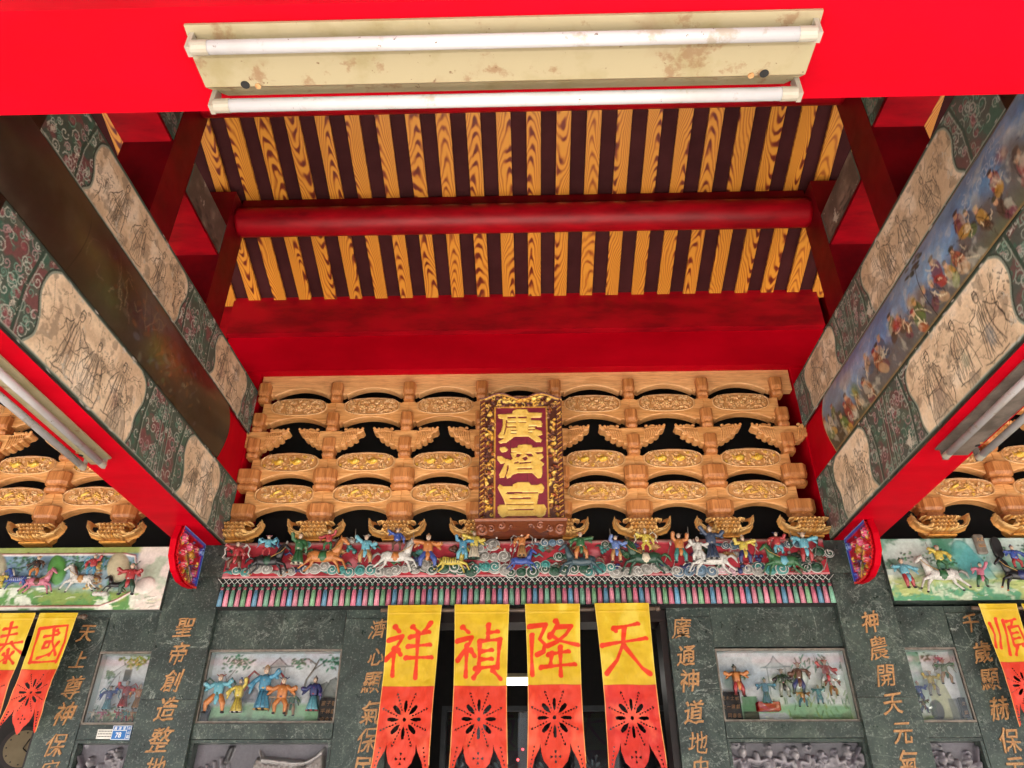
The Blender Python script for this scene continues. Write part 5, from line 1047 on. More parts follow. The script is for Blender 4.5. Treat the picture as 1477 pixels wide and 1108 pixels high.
# ------------------------------------------------------------------ corner brackets under the slanting beams
poly = [(3.668, ZB-.002), (3.392, ZB-.002), (3.372, 1.25), (3.385, 1.172), (3.44, 1.118), (3.52, 1.088), (3.6, 1.088), (3.668, 1.098)]
for s, X in ((-1, -1.675), (1, 1.588)):
    t = thing('corner_bracket', 'bright red and blue flower-carved bracket where the %s beam meets the column' % ('left' if s < 0 else 'right'), 'bracket', (X+s*.025, 3.5, 1.1), 'flower-carved corner brackets')
    m = MB(); vs = [(X, y, z) for y, z in poly]; m.extrude(vs, (s*.028, 0, 0)); add('bracket_body', m, 'red', t)
    cv = Cv(.33, .26, .0028, 'C21A24'); R.seed(5); og = (3.345, 1.075); q = lambda y, z: (y-og[0], z-og[1])
    PP = [q(*p) for p in poly]; rim = PP[3:]+PP[:1]
    cv.wash(np.clip((cv.fbm(20, 3, 3)-.5)*6, 0, 1), '8E1420', .7)
    for k in range(40): cv.ell(R.uniform(.05, .3), R.uniform(.03, .23), R.uniform(.005, .014), R.uniform(.003, .007), R.choice(['2E7A3A', '4A9A3E', '1E4A7A', 'C8A02E', '2A6A5A', 'D8C23A']), .95, .012, R.uniform(-1.5, 1.5))
    for x, y, r, c in ((.09, .2, .022, 'D8507A'), (.16, .18, .02, 'E05A8A'), (.11, .14, .02, 'CC2E4A'), (.2, .13, .018, 'D83A5A'), (.14, .09, .018, 'D23048'), (.23, .19, .016, 'CC2A3A'), (.26, .08, .016, 'D84A6A')):
        for k in range(6): a = k*PI/3; cv.ell(x+math.cos(a)*r*.6, y+math.sin(a)*r*.6, r*.5, r*.4, c, .95, .02, a); 
        for k in range(6): a = k*PI/3; cv.line([(x, y), (x+math.cos(a)*r, y+math.sin(a)*r)], .0009, 'F2C8D0', .8)
        cv.ell(x, y, r*.3, r*.3, 'F0D8A0', 1, .024)
    cv.ell(.19, .15, .026, .022, 'C08A2E', .95, .026); 
    for k in range(9): a = -.9+k*.16; cv.line([(.2, .1), (.2+math.cos(a)*.09, .1+math.sin(a)*.08)], .0018, R.choice(['D8C8A0', '2A4A8A', '2E2420']), .9, .008)
    for k in range(5): cv.line([(.24-k*.02, .03+k*.004), (.12+k*.02, .15)], .0018, R.choice(['D8C04A', '2E6A3E', '3A2A1E']), .8, .014)
    for pts, c, w_ in (([PP[1], PP[0]], '2A3E9E', .009), ([PP[0], PP[7]], '2A3E9E', .009), ([PP[1], PP[0]], '7FA8D8', .0022), ([PP[7], PP[0]], '7FA8D8', .002)): cv.line(pts, w_, c, 1, .012)
    cv.line(spiral(.3, .2, .022, 1.3, 1, 1, 12), .005, '2A4AA8', 1, .016); cv.line(spiral(.3, .2, .02, 1.2, 1.3, 1, 12), .0015, 'A8C4E8', 1, .018); cv.line(spiral(.295, .06, .018, 1.2, 4, 1, 12), .004, '2A4AA8', 1, .014)
    for i in range(len(PP[1:8])-1): cv.line([PP[1:8][i], PP[1:8][i+1]], .011, 'E01A2A', 1, .014)
    for k in range(22):
        i = k/22*5.9; a, b_ = PP[1+int(i)], PP[2+int(i)]; f = i-int(i); x, y = a[0]+(b_[0]-a[0])*f, a[1]+(b_[1]-a[1])*f; cv.ell(x+.006, y+.005, .007, .007, 'E8242E', 1, .018); cv.ell(x+.006, y+.005, .0025, .0025, 'F08A4A', .8)
    mk = Cv(.33, .26, .0028, '000000'); mk.poly(PP, 'FFFFFF'); cv.hole = (mk.col[..., 0] < .5).astype(float)
    cv.obj('flower_carving', (X-s*.002, og[0], og[1]), (0, 1, 0), (0, 0, 1), 'lacquer', t, (-s, 0, 0))

# ------------------------------------------------------------------ glazed picture niches and grey stone reliefs in the wall
def niche(label, xa, xb, za, zb, paint, depth=.06, group='glazed picture niches in the marble wall'):
    t = thing('picture_niche', label, 'niche', ((xa+xb)/2, YW, za), group); W_, H_ = xb-xa, zb-za
    m = MB(); m.box(xa+.001, xb-.001, YW+depth+.002, 3.9, za+.001, zb-.001); add('back_board', m, 'eave', t)
    for nm, a in (('side_board', (xa+.0012, xa+.008, za+.008, zb-.008)), ('side_board', (xb-.008, xb-.0012, za+.008, zb-.008)), ('top_board', (xa+.0012, xb-.0012, zb-.0075, zb-.0012)), ('floor_board', (xa+.0012, xb-.0012, za+.0012, za+.0075))):
        m = MB(); m.box(a[0], a[1], YW+.012, YW+depth+.0015, a[2], a[3]); add(nm, m, 'niche_in' if nm != 'floor_board' else 'frame', t)
    for a in ((xa+.001, xb-.001, zb-.010, zb-.0005), (xa+.001, xb-.001, za+.0005, za+.010), (xa+.001, xa+.008, za+.0105, zb-.0105), (xb-.008, xb-.001, za+.0105, zb-.0105)):
        m = MB(); m.box(a[0], a[1], YW-.004, YW+.0115, a[2], a[3]); add('frame_bar', m, 'frame', t)
    cv = Cv(W_-.016, H_-.016, .004, 'F6FAFC'); paint(cv, W_, H_)
    cv.obj('painted_backdrop', (xa+.008, YW+depth-.001, za+.008), (1, 0, 0), (0, 0, 1), 'plaster', t, (0, -1, 0))
    m = MB(); m.box(xa+.008, xb-.008, YW+.003, YW+.006, za+.010, zb-.010); add('glass_pane', m, 'glass', t); return t
M['niche_in'] = simple('niche_inside_paint', 'ECF6F4', 'D6E6E4', .6)
def sky_(cv, seed, c='DDECF6', ground=.3, gc='A4DCA8'):
    f = cv.fbm(8, seed, 4, .5); V = cv.y[:, None]/cv.h; cv.wash(np.clip((f-.45)*6, 0, 1), c, .8); cv.wash(np.clip((ground-V)*18+(f-.5)*2, 0, 1), gc, .95)
    g = cv.fbm(16, seed+2, 4); cv.wash(np.clip((.1-V)*16+(g-.5)*4, 0, 1), '6E7A5E', .8); cv.wash(np.clip((g-.6)*10, 0, 1)*(V < ground), 'B9D6B0', .5)
    for _ in range(40): x = R.uniform(0, cv.w); y = ground*cv.h; cv.line([(x, y-.005), (x+R.uniform(-.006, .006), y+R.uniform(.008, .022))], .0016, '4E8A6A', .8)
def leafclump(cv, x, y, r, cols, n=30, hgt=.004, rx=1.6):
    for _ in range(n): cv.ell(x+R.gauss(0, r*.5*rx), y+R.gauss(0, r*.4), R.uniform(.006, .011), R.uniform(.0025, .005), R.choice(cols), .95, hgt, R.uniform(-1.2, 1.2))
def mk_tree(cv, pts, w0, w1, c='6E6450'): cv.line(pts, w0, c, 1, .006, w1=w1)
GR = ['1F7A56', '2E8C64', '3E9A70', '1C6A4C']
def paint_ll(cv, W, H):
    R.seed(3); sky_(cv, 3); leafclump(cv, .12, .27, .045, GR, 60); mk_tree(cv, [(.075, .13), (.078, .19), (.11, .235)], .003, .002); mk_tree(cv, [(.078, .19), (.06, .23)], .002, .0015)
    for x, y, s, c in ((.17, .13, .05, '8A8A92'), (.21, .12, .045, '7A7A84'), (.56, .12, .06, 'A8AEA8'), (.6, .14, .06, '9AA29C')): cv.poly([(x-s, y-.03), (x-s*.4, y+s*.8), (x, y+s), (x+s*.6, y+s*.5), (x+s, y-.03)], c, .85, .004); cv.line([(x-s, y-.03), (x-s*.4, y+s*.8), (x, y+s), (x+s*.6, y+s*.5), (x+s, y-.03)], .0016, '4A4E54', .8)
    P = [(.245, .245), (.275, .25), (.305, .28), (.318, .292), (.33, .28), (.36, .255), (.39, .252)]; cv.poly(P, 'B0B6B4', .7); cv.line(P+[(.245, .245)], .0022, '5A6468', 1, .003); cv.line([(.285, .25), (.285, .17)], .0018, '5A6468', 1); cv.line([(.35, .25), (.35, .12)], .0018, '5A6468', 1)
    mk_tree(cv, [(.455, .14), (.462, .19), (.49, .235), (.51, .28)], .006, .003); mk_tree(cv, [(.49, .235), (.54, .272), (.59, .27)], .003, .002); mk_tree(cv, [(.5, .26), (.46, .285), (.42, .285)], .003, .002); leafclump(cv, .41, .265, .03, GR, 30); leafclump(cv, .58, .27, .035, GR, 34)
def paint_rr(cv, W, H):
    R.seed(8); sky_(cv, 12, 'CDE0EE', .27, '96CCA0'); P = [(.21, .235), (.235, .24), (.262, .262), (.278, .288), (.295, .262), (.32, .242), (.35, .24)]; cv.line(P+[(.21, .235)], .0022, '6E8A90', 1, .003); cv.poly(P, 'AEBEC0', .6); cv.line([(.24, .235), (.24, .12)], .0018, '6E8A90', 1); cv.line([(.325, .235), (.325, .12)], .0018, '6E8A90', 1)
    for k in range(26): x, y = R.uniform(.36, .53), R.uniform(.235, .295); cv.line([(x, y), (x+R.uniform(-.02, .02), y-R.uniform(.01, .03))], .0028, R.choice(['1F8A6A', '2E9A7C', '187A5C']), .95, .003)
    mk_tree(cv, [(.4, .13), (.42, .18), (.43, .23)], .002, .002, '9AA69C'); cv.ell(.05, .17, .035, .045, '7A9A86', .7, soft=.6); leafclump(cv, .1, .2, .02, ['3E7A4A', '5A8A4A'], 14)
    cv.poly([(.1, 0), (.1, .11), (.17, .11), (.17, 0)], '66A070', .9); cv.poly([(.1, 0), (.1, .045), (.17, .045), (.17, 0)], '4E4A3A', .9); cv.poly([(.17, .0), (.17, .035), (.29, .04), (.33, .0)], 'D6DEE6', .95)
    for k in range(50): x, y = R.uniform(.3, .6), R.uniform(.0, .13); cv.line([(x, y), (x+R.uniform(-.012, .012), y+.02)], .002, R.choice(['4E8A3A', '7AA84A', 'A8B84E', '3A6A34']), .85, .003)
    leafclump(cv, .6, .24, .03, ['2E5A54', '3A6A60'], 16, rx=.5)
def paint_ln(cv, W, H):
    R.seed(5); sky_(cv, 22, 'E6EEF4', .22, '9AAA78'); cv.poly([(.03, .06), (.03, .22), (.1, .27), (cv.w, .275), (cv.w, .06)], 'D4DCE0', .9); cv.line([(.03, .22), (.1, .27), (cv.w, .275)], .002, '8A9296', .9)
    cv.poly([(.105, .19), (.105, .245), (.14, .245), (.14, .19)], '2E3432', 1, .004); leafclump(cv, .15, .285, .045, ['4E8A2E', '7AA82E', 'C9B83A', '2E6A2A', '9AB84A'], 80); leafclump(cv, .035, .22, .04, ['3A6A44', '4E7A4A'], 24, rx=.5)
    mk_tree(cv, [(.05, .08), (.045, .16), (.06, .2), (.085, .235)], .003, .002, '3E4A48'); leafclump(cv, .1, .05, .05, ['6A7A3A', '8A7A4A', 'B84A4A', '3E8A5A', 'D8C8A8'], 50)
def paint_rn(cv, W, H):
    R.seed(6); sky_(cv, 33, 'C4DCCE', .15, 'A2B284'); cv.wash(np.clip((cv.fbm(10, 3, 4)-.42)*6, 0, 1)*(cv.x[None, :] < .09)*(cv.y[:, None] > .15), '5AA884', .8)
    cv.poly([(.09, .02), (.095, .14), (.13, .16), (.15, .22), (.17, .17), (.2, .05), (.2, .0)], 'C9CBA0', .9, .008); cv.ell(.105, .05, .03, .045, '4A4E50', .95); leafclump(cv, .13, .28, .03, ['3E6A4A', '5A7A5A'], 16)
    cv.poly([(.165, .0), (.165, .1), (.21, .1), (.21, 0)], '6A7068', .8, .006)
NI = {}
NI['ll'] = niche('wide glazed niche left of the door: six figures, pavilion outline and a yellow-robed man', -1.545, -.905, .487, .813, paint_ll)
NI['rr'] = niche('wide glazed niche right of the door, a leafy reflection over its figures', .862, 1.47, .487, .806, paint_rr)
NI['ln'] = niche('narrow glazed niche at the left with two ladies and yellow-green leaves', -2.075, -1.812, .483, .807, paint_ln)
NI['rn'] = niche('narrow glazed niche at the right with a pale cliff and climbing figures', 1.737, 1.985, .483, .807, paint_rn)
YN = YW+.05
def nf(t, ox, oy, sc, x, y, h, *a, **k): return figurine(t, at(ox+x/sc, oy+y/sc, YN), h/sc*.0034, *a, seed=int(x*3+y), **k)
T_ = NI['ll']; q = (T_, 200, 860, 4.469)
nf(*q, 508, 765, 235, 'lblue', 'orange', 'red', (-30, 10), scarf='green', sash='green'); nf(*q, 642, 762, 205, 'yellow', 'yellow', 'cobalt', (0, 70), robe=True); nf(*q, 805, 748, 265, 'blue', 'blue', 'khaki', (-30, 60), robe=True, trim='gold', scarf='red')
nf(*q, 920, 790, 240, 'orange', 'orange', 'navy', (-10, 0), ride=True, trim='white', sash='navy'); nf(*q, 1128, 752, 205, 'navy', 'lblue', 'grey', (-20, -50), robe=True, trim='red'); nf(*q, 985, 780, 150, 'green', 'khaki', 'black', (10, -30), trim='orange')
m = MB(); m.box(-.06, .06, -.02, .0, -.004, .004); m.tube([(-.045, -.01, 0), (-.055, -.01, -.06)], .003, n=5); m.tube([(.045, -.01, 0), (.055, -.01, -.06)], .003, n=5); add('little_table', m, 'letter', T_, pos=tuple(at(200+930/4.469, 860+655/4.469, YN-.02)))
def tablet(t, x, y, w_, h_, txt, cols):
    c = at(x, y, YN-.01); m = MB(); m.box(-w_/2, w_/2, -.01, .006, -h_/2, h_/2); o = add('inscription_tablet', m, 'ink', t, pos=tuple(c)); n = len(txt)//cols
    for i, ch in enumerate(txt): glyph(ch, (c.x+w_*(.5-(i//n+.5)/cols)*.85, c.y-.0115, c.z+h_*(.5-(i % n+.55)/n)*.9), min(w_/cols, h_/n)*.8, o, 'letter', .0008, name='small_character')
tablet(T_, 200+1222/4.469, 860+742/4.469, .085, .115, '敬獻弟子林合家平安', 3)
m = MB(); m.prism([(-.03, -.045), (.028, -.045), (.036, .03), (.018, .045), (-.012, .045), (-.03, .02)], -.01, .01, bev=.004); add('dark_rock', m, 'ink', T_, pos=tuple(at(200+408/4.469, 860+762/4.469, YN-.015)))
T_ = NI['rr']; q = (T_, 940, 860, 4.469)
nf(*q, 565, 660, 190, 'orange', 'red', 'green', (-20, 20), lean=-.1, trim='gold', sash='red'); nf(*q, 738, 700, 150, 'blue', 'blue', 'teal', (10, 20), robe=True, trim='lblue'); nf(*q, 848, 660, 170, 'black', 'white', 'black', (-10, -30), trim='pink'); nf(*q, 940, 640, 190, 'brown', 'navy', 'red', (-40, 30), lean=.1)
nf(*q, 1130, 600, 170, 'red', 'white', 'red', (30, -40), trim='orange'); nf(*q, 1165, 650, 130, 'red', 'orange', 'red', (-10, 10)); nf(*q, 975, 720, 110, 'orange', 'blue', 'brown', (20, 0)); nf(*q, 1080, 700, 110, 'lblue', 'blue', 'white', (30, 10))
m = MB(); m.box(-.052, .052, -.02, .02, -.02, .02, b=.004); add('red_chest', m, 'red', T_, pos=tuple(at(940+752/4.469, 860+712/4.469, YN-.01)))
tablet(T_, 940+522/4.469, 860+712/4.469, .075, .125, '敬獻信士陳春木一同敬立', 3)
T_ = NI['ln']; q = (T_, 0, 860, 4.469)
nf(*q, 700, 745, 150, 'cobalt', 'lblue', 'black', (-20, 10), robe=True, scarf='blue'); nf(*q, 805, 730, 165, 'red', 'red', 'black', (20, -20), robe=True, scarf='red', sash='lblue'); nf(*q, 890, 735, 150, 'orange', 'khaki', 'white', (-20, 10), robe=True)
for x, c, c2 in ((660, 'pink', 'cream'), (760, 'red', 'green'), (810, 'teal', 'red'), (850, 'khaki', 'orange'), (600, 'cream', 'dgreen')): nf(*q, x, 815, 75, c, c2, 'black', (10, -10))
T_ = NI['rn']; q = (T_, 1217, 860, 4.469)
nf(*q, 570, 650, 150, 'yellow', 'grey', 'cream', (0, 20), trim='khaki'); nf(*q, 655, 575, 150, 'green', 'khaki', 'brown', (30, 60), trim='cream', scarf='grey'); nf(*q, 490, 700, 130, 'cobalt', 'navy', 'pink', (20, -20)); nf(*q, 515, 760, 90, 'brown', 'navy', 'grey', (10, 30)); nf(*q, 610, 450, 60, 'pink', 'lblue', 'cobalt', (10, -20))
tablet(T_, 1217+785/4.469, 860+715/4.469, .05, .085, '信女張美敬', 1) if False else tablet(T_, 1217+785/4.469, 860+720/4.469, .045, .085, '林信女獻', 2)

def relief(label, xa, xb, za, zb, kind, seed):
    t = thing('stone_relief', label, 'stone carving', ((xa+xb)/2, YW, za), 'grey stone reliefs under the niches')
    m = MB(); m.box(xa+.001, xb-.001, YW+.05, 3.9, za+.001, zb-.001); add('back_slab', m, 'marble', t)
    cv = Cv(xb-xa-.03, zb-za-.03, .005, '5E5C62'); R.seed(seed); f = cv.fbm(8, seed, 4); cv.wash(np.clip((f-.4)*5, 0, 1), '6E6A72', .7); H = cv.h
    g1, g2 = '8A868C', '9A969A'
    def fig(x, y, s):
        cv.ell(x, y, s*.3, s*.5, '77737A', 1, .035); cv.ell(x, y+s*.62, s*.16, s*.19, g2, 1, .045); cv.ell(x, y+s*.85, s*.14, s*.12, '6A666C', 1, .04)
        for q_ in (-1, 1): cv.line([(x+q_*s*.2, y+s*.35), (x+q_*s*.5, y+s*.25), (x+q_*s*.55, y+s*.55)], s*.1, g1, 1, .035); cv.line([(x+q_*s*.1, y+s*.2), (x+q_*s*.25, y-s*.5)], s*.04, g2, 1, .03)
        for k in range(6): a = R.uniform(0, 6.3); cv.line(spiral(x+R.uniform(-.3, .3)*s, y+R.uniform(-.4, .4)*s, s*.12, 1, a, 1, 8), s*.025, g2, .9, .04)
    if kind == 'roof':
        w_ = cv.w; x0 = w_*.42
        cv.poly([(x0, H-.15), (x0+.03, H-.05), (x0+.08, H-.075), (x0+.25, H-.09), (w_-.08, H-.075), (w_-.02, H-.03), (w_-.005, H-.14), (w_*.7, H-.17)], '77726E', 1, .04)
        cv.poly([(x0+.03, H-.02), (x0+.06, H-.05), (x0+.25, H-.066), (w_-.06, H-.045), (w_-.02, H-.005), (w_-.02, H-.045), (w_-.08, H-.085), (x0+.2, H-.1), (x0+.05, H-.08)], '9A9796', 1, .055, slope=.02)
        for k in range(24): u = x0+.03+k*(w_-x0-.05)/24; cv.line([(u, H-.085), (u-.01, H-.145)], .0028, '8E8886', .9, .047)
        for k in range(5): cv.line([(.03+k*.03, H-.1+k*.014), (.1+k*.02, H-.14-k*.04)], .006, g1, 1, .02)
        P = [(.02, H-.2), (.06, H-.13), (.1, H-.15), (.15, H-.12), (.2, H-.18), (.19, H-.24)]; cv.poly(P+[(.02, H-.3)], '6A676C', 1, .02); cv.line(P, .004, g2, 1, .03)
        cv.poly([(x0-.11, H-.005), (x0-.08, H-.005), (x0-.1, H-.085), (x0-.13, H-.085)], '2E2C2E', 1, .02)
    else:
        n = int(cv.w/.13)+1
        for k in range(n): fig((k+.5)*cv.w/n, H-.12+R.uniform(-.03, .03), R.uniform(.08, .11))
        for k in range(int(cv.w*90)): cv.line(spiral(R.uniform(0, cv.w), H-R.uniform(0, .5), R.uniform(.012, .03), 1.2, R.uniform(0, 6), R.choice((-1, 1)), 10), .0045, R.choice([g1, '77737A', '84808A']), .9, R.uniform(.012, .026))
        cv.line([(0, H-.05), (cv.w*.3, H-.16), (cv.w*.6, H-.2), (cv.w*.85, H-.14), (cv.w, H-.02)], .01, '66626A', 1, .03)
    for k in range(3): fig(cv.w*(k+.5)/3, H*.35, .12)
    cv.obj('carved_relief', (xa+.015, YW+.049, za+.015), (1, 0, 0), (0, 0, 1), 'stone', t, (0, -1, 0))
    for a in ((xa+.001, xb-.001, zb-.014, zb-.001), (xa+.001, xb-.001, za+.001, za+.014), (xa+.001, xa+.014, za+.0145, zb-.0145), (xb-.014, xb-.001, za+.0145, zb-.0145)):
        m = MB(); m.box(a[0], a[1], YW-.003, YW+.049, a[2], a[3]); add('stone_border', m, 'marble', t)
relief('grey stone relief of a temple roof under the wide left niche', -1.545, -.905, -.3, .42, 'roof', 5)
relief('grey stone relief of three warriors under the wide right niche', .862, 1.47, -.3, .42, 'fig', 6)
relief('dark stone relief of figures and pines under the narrow left niche', -2.075, -1.812, -.3, .42, 'fig', 7)
relief('grey stone relief with a roof edge and cords under the narrow right niche', 1.737, 1.985, -.3, .42, 'fig', 8)

# house number and small white plate
P = at(175.5, 1057, YW-.006); t = thing('number_plate', 'blue house number plate reading 78 under the narrow left niche', 'sign', tuple(P))
m = MB(); m.box(P.x-.044, P.x+.044, YW-.009, YW-.0045, P.z-.03, P.z+.03); add('plate', m, 'blue_plate', t)
m = MB()
for a in ((-.043, .043, .027, .029), (-.043, .043, -.029, -.027), (-.043, -.041, -.0265, .0265), (.041, .043, -.0265, .0265), (-.0405, .022, .008, .010), (.022, .0235, -.0265, .0265)): m.box(P.x+a[0], P.x+a[1], YW-.010, YW-.0088, P.z+a[2], P.z+a[3])
add('border', m, 'whiteink', t); glyph('78', (P.x-.012, YW-.0095, P.z-.010), .030, t, 'whiteink', .0008, shear=0, off=.01, name='house_number')
for i, ch in enumerate('廣濟里'): glyph(ch, (P.x-.03+.02*i, YW-.0095, P.z+.018), .015, t, 'whiteink', .0008, shear=0, name='small_character')
for i, ch in enumerate('中山路'): glyph(ch, (P.x+.033, YW-.0095, P.z+.017-.017*i), .014, t, 'whiteink', .0008, shear=0, name='small_character')
P = at(152, 1059, YW-.006); t = thing('notice_plate', 'small white enamel plate with fine print beside the blue number plate', 'sign', tuple(P))
m = MB(); m.box(P.x-.038, P.x+.038, YW-.0085, YW-.0045, P.z-.02, P.z+.02); add('plate', m, 'white_plate', t)
m = MB()
for r_ in range(3):
    for k in range(9): m.box(P.x-.032+k*.007, P.x-.0275+k*.007, YW-.0092, YW-.0084, P.z+.01-r_*.011, P.z+.0135-r_*.011)
add('fine_print', m, 'ink', t)

# ------------------------------------------------------------------ banners: yellow heads with brushed characters, red tails with cut-outs
# strokes traced in (u, v): u across 0..1, v down the yellow part 0..1
def T(xl, xr, y0, y1, S, xl2=None, xr2=None, hw=.05):
    out = []
    for st in S:
        P = []
        for (x, y) in st: v = (y-y0)/(y1-y0); a = xl+((xl2 if xl2 is not None else xl)-xl)*v; b_ = xr+((xr2 if xr2 is not None else xr)-xr)*v; P.append(((x-a)/(b_-a), v))
        out.append(P)
    return out, hw
CHARS = {
 'xiang': T(311, 662, 60, 583, [[(362, 205), (388, 235)], [(325, 293), (412, 266), (398, 300), (360, 360), (308, 418)], [(358, 345), (356, 515)], [(385, 358), (402, 384)], [(476, 205), (512, 240)], [(592, 182), (548, 244)], [(462, 272), (584, 240)], [(450, 332), (592, 322)], [(438, 404), (604, 402)], [(512, 250), (508, 400), (503, 528)]], 296, 628),
 'zhen': T(745, 1092, 55, 585, [[(795, 208), (830, 240)], [(762, 300), (855, 275), (840, 315), (805, 365), (762, 425)], [(822, 330), (815, 525)], [(846, 358), (872, 395)], [(962, 195), (958, 290)], [(962, 246), (1022, 238)], [(906, 300), (900, 470)], [(906, 300), (1036, 290)], [(1036, 292), (1022, 470)], [(915, 366), (985, 357)], [(912, 418), (985, 414)], [(878, 474), (1022, 462)], [(902, 480), (866, 535)], [(992, 486), (1042, 540)]], 738, 1085),
 'jiang': T(122, 473, 55, 580, [[(150, 208), (255, 196), (238, 240), (214, 290), (248, 325), (240, 372), (198, 392)], [(165, 265), (163, 400), (168, 515)], [(318, 172), (332, 190), (305, 240), (278, 280)], [(325, 213), (420, 206), (385, 262), (330, 308), (266, 336)], [(282, 262), (350, 305), (462, 328)], [(272, 392), (402, 370)], [(292, 385), (284, 465)], [(348, 345), (350, 525)], [(225, 472), (442, 452)]], 140, 480),
 'tian': T(568, 918, 55, 580, [[(688, 225), (846, 192)], [(690, 222), (700, 240)], [(614, 332), (896, 288)], [(756, 222), (745, 330), (705, 430), (640, 510)], [(752, 335), (820, 420), (868, 478), (914, 512)]], 618, 948),
 'guo': T(262, 510, 105, 475, [[(268, 212), (238, 330), (220, 432)], [(268, 212), (360, 198), (446, 190), (428, 300), (382, 426)], [(222, 428), (382, 420)], [(300, 262), (382, 250)], [(306, 300), (336, 294), (324, 332), (288, 338), (306, 300)], [(262, 400), (330, 374)], [(358, 215), (350, 300), (372, 380)], [(388, 300), (330, 382)], [(380, 222), (392, 240)]], 172, 392, .045),
 'tai': T(-38, 210, 105, 475, [[(12, 212), (92, 200)], [(0, 258), (95, 242)], [(-20, 315), (134, 296)], [(56, 172), (44, 240), (20, 320), (-40, 385)], [(62, 300), (90, 335), (132, 366)], [(46, 345), (40, 430), (26, 424)], [(16, 372), (30, 390)], [(78, 362), (56, 388)], [(40, 395), (-20, 430)], [(52, 392), (84, 430)]], -128, 100, .048),
 'shun': T(865, 1112, 50, 425, [[(940, 180), (972, 250), (985, 330)], [(975, 150), (1004, 260), (1012, 335)], [(1018, 162), (1040, 260), (1058, 378)], [(1038, 168), (1092, 152)], [(1072, 165), (1068, 200)], [(1052, 208), (1078, 320)], [(1052, 206), (1108, 196), (1138, 305)], [(1066, 245), (1100, 238)], [(1074, 280), (1108, 272)], [(1082, 322), (1138, 306)], [(1092, 328), (1086, 380)], [(1122, 322), (1158, 366)]], 1010, 1168, .045),
}
def banner(label, xc, W, zt, yl, key, seed, hh=3.60, lean=0, dx=0, red='C8361E', yel='C9A81E'):
    Ht = yl*2.04; cv = Cv(W, Ht, .0024 if W > .22 else .0026, yel); v2 = lambda v: Ht-v*yl; f = cv.fbm(7, seed, 5, 1.5); g = cv.fbm(24, seed+4, 3, .6)
    cv.wash(np.clip((f-.45)*6, 0, 1), 'BC961A', .4); cv.wash(np.clip((.42-f)*8, 0, 1), 'DCC44E', .6)
    Y = cv.y[:, None]+0*cv.x[None, :]; X = cv.x[None, :]+0*cv.y[:, None]
    cv.wash((Y < v2(1)).astype(float), red); cv.wash((Y < v2(1))*np.clip((f-.5)*5, 0, 1), 'C8341E', .5); cv.wash((Y < v2(1))*np.clip((.45-f)*7, 0, 1), 'EE6A4A', .5)
    cv.line([(0, v2(.105)), (W, v2(.105))], .0012, 'C49A1A', .8); cv.line([(0, v2(1)), (W, v2(1))], .0016, 'A8321A', .8)
    for s in (0, 1): cv.line([(s*W, 0), (s*W, Ht)], .0028, 'F0D878', .5)
    ch, hw = CHARS[key]; hw *= .92; wv = yl/W
    for st in ch:
        P = [(u*W, v2(v)) for u, v in st]
        Q = []
        for i in range(len(P)-1):
            for q in range(6): Q.append((P[i][0]+(P[i+1][0]-P[i][0])*q/6, P[i][1]+(P[i+1][1]-P[i][1])*q/6))
        P = Q+[P[-1]]; n = len(P)-1; hor = abs(P[-1][0]-P[0][0]) > abs(P[-1][1]-P[0][1])
        for i in range(n): tt = i/n; wd = hw*W*((.8 if hor else .98)*(1.08-.42*math.sin(PI*tt)**1.5)+.0); cv.seg(P[i], P[i+1], wd, wd, 'CF3614', 1); cv.ell(P[0][0], P[0][1], hw*W*1.18, hw*W*.95, 'CF3614', rot=.6)
        e = P[-1]; cv.ell(e[0], e[1], hw*W*1.08, hw*W*.8, 'CF3614', rot=-.5)
    # cut-outs
    c = (W*.485, v2(1.375)); u = W
    cv.ell(*c, u*.033, u*.033, None, hole=True)
    for k in range(8):
        a = k*PI/4; r0, r1 = u*.1, u*.315; p = lambda r, t=0: (c[0]+math.cos(a)*r-math.sin(a)*t, c[1]+math.sin(a)*r+math.cos(a)*t)
        w_ = u*(.032 if k % 2 == 0 else .04); cv.poly([p(r0), p((r0+r1)*.42, w_*.9), p((r0+r1)*.55, w_), p((r0+r1)*.72, w_*.75), p(r1), p((r0+r1)*.72, -w_*.75), p((r0+r1)*.55, -w_), p((r0+r1)*.42, -w_*.9)], None, hole=True)
    for k in range(8):
        a = PI/8+k*PI/4; L1 = u*.44
        if math.cos(a)*L1+c[0] > W*.97: L1 *= .93
        p = lambda r, t=0: (c[0]+math.cos(a)*r-math.sin(a)*t, c[1]+math.sin(a)*r+math.cos(a)*t)
        for j, r in enumerate((.17, .225, .28, .335, .39)):
            r = r*u*L1/(u*.44); s = u*.018
            cv.poly([p(r-s, s*1.1), p(r-s, -s*1.1), p(r+s*1.6)], None, hole=True)
        cv.poly([p(L1-u*.03, u*.036), p(L1+u*.03), p(L1-u*.03, -u*.036), p(L1-u*.008)], None, hole=True)
    c2 = (W*.485, v2(1.80)); s = u*.026
    for dx_, dz in ((0, 1), (0, -1), (1, 0), (-1, 0)): cv.poly([(c2[0]+dx_*s*3.6-dz*s, c2[1]+dz*s*3.6-dx_*s), (c2[0]+dx_*s*3.6+dz*s, c2[1]+dz*s*3.6+dx_*s), (c2[0]+dx_*s*1.4, c2[1]+dz*s*1.4)], None, hole=True)
    cv.poly([(c2[0], c2[1]+s), (c2[0]+s*.8, c2[1]), (c2[0], c2[1]-s), (c2[0]-s*.8, c2[1])], None, hole=True)
    for s_ in (-1, 1):
        for k in range(6): x = W*(.5+s_*(.38+.013*k)); y = v2(1.68+.045*k); cv.poly([(x-.005, y), (x+.005, y), (x+s_*.0012, y-.011)], None, hole=True)
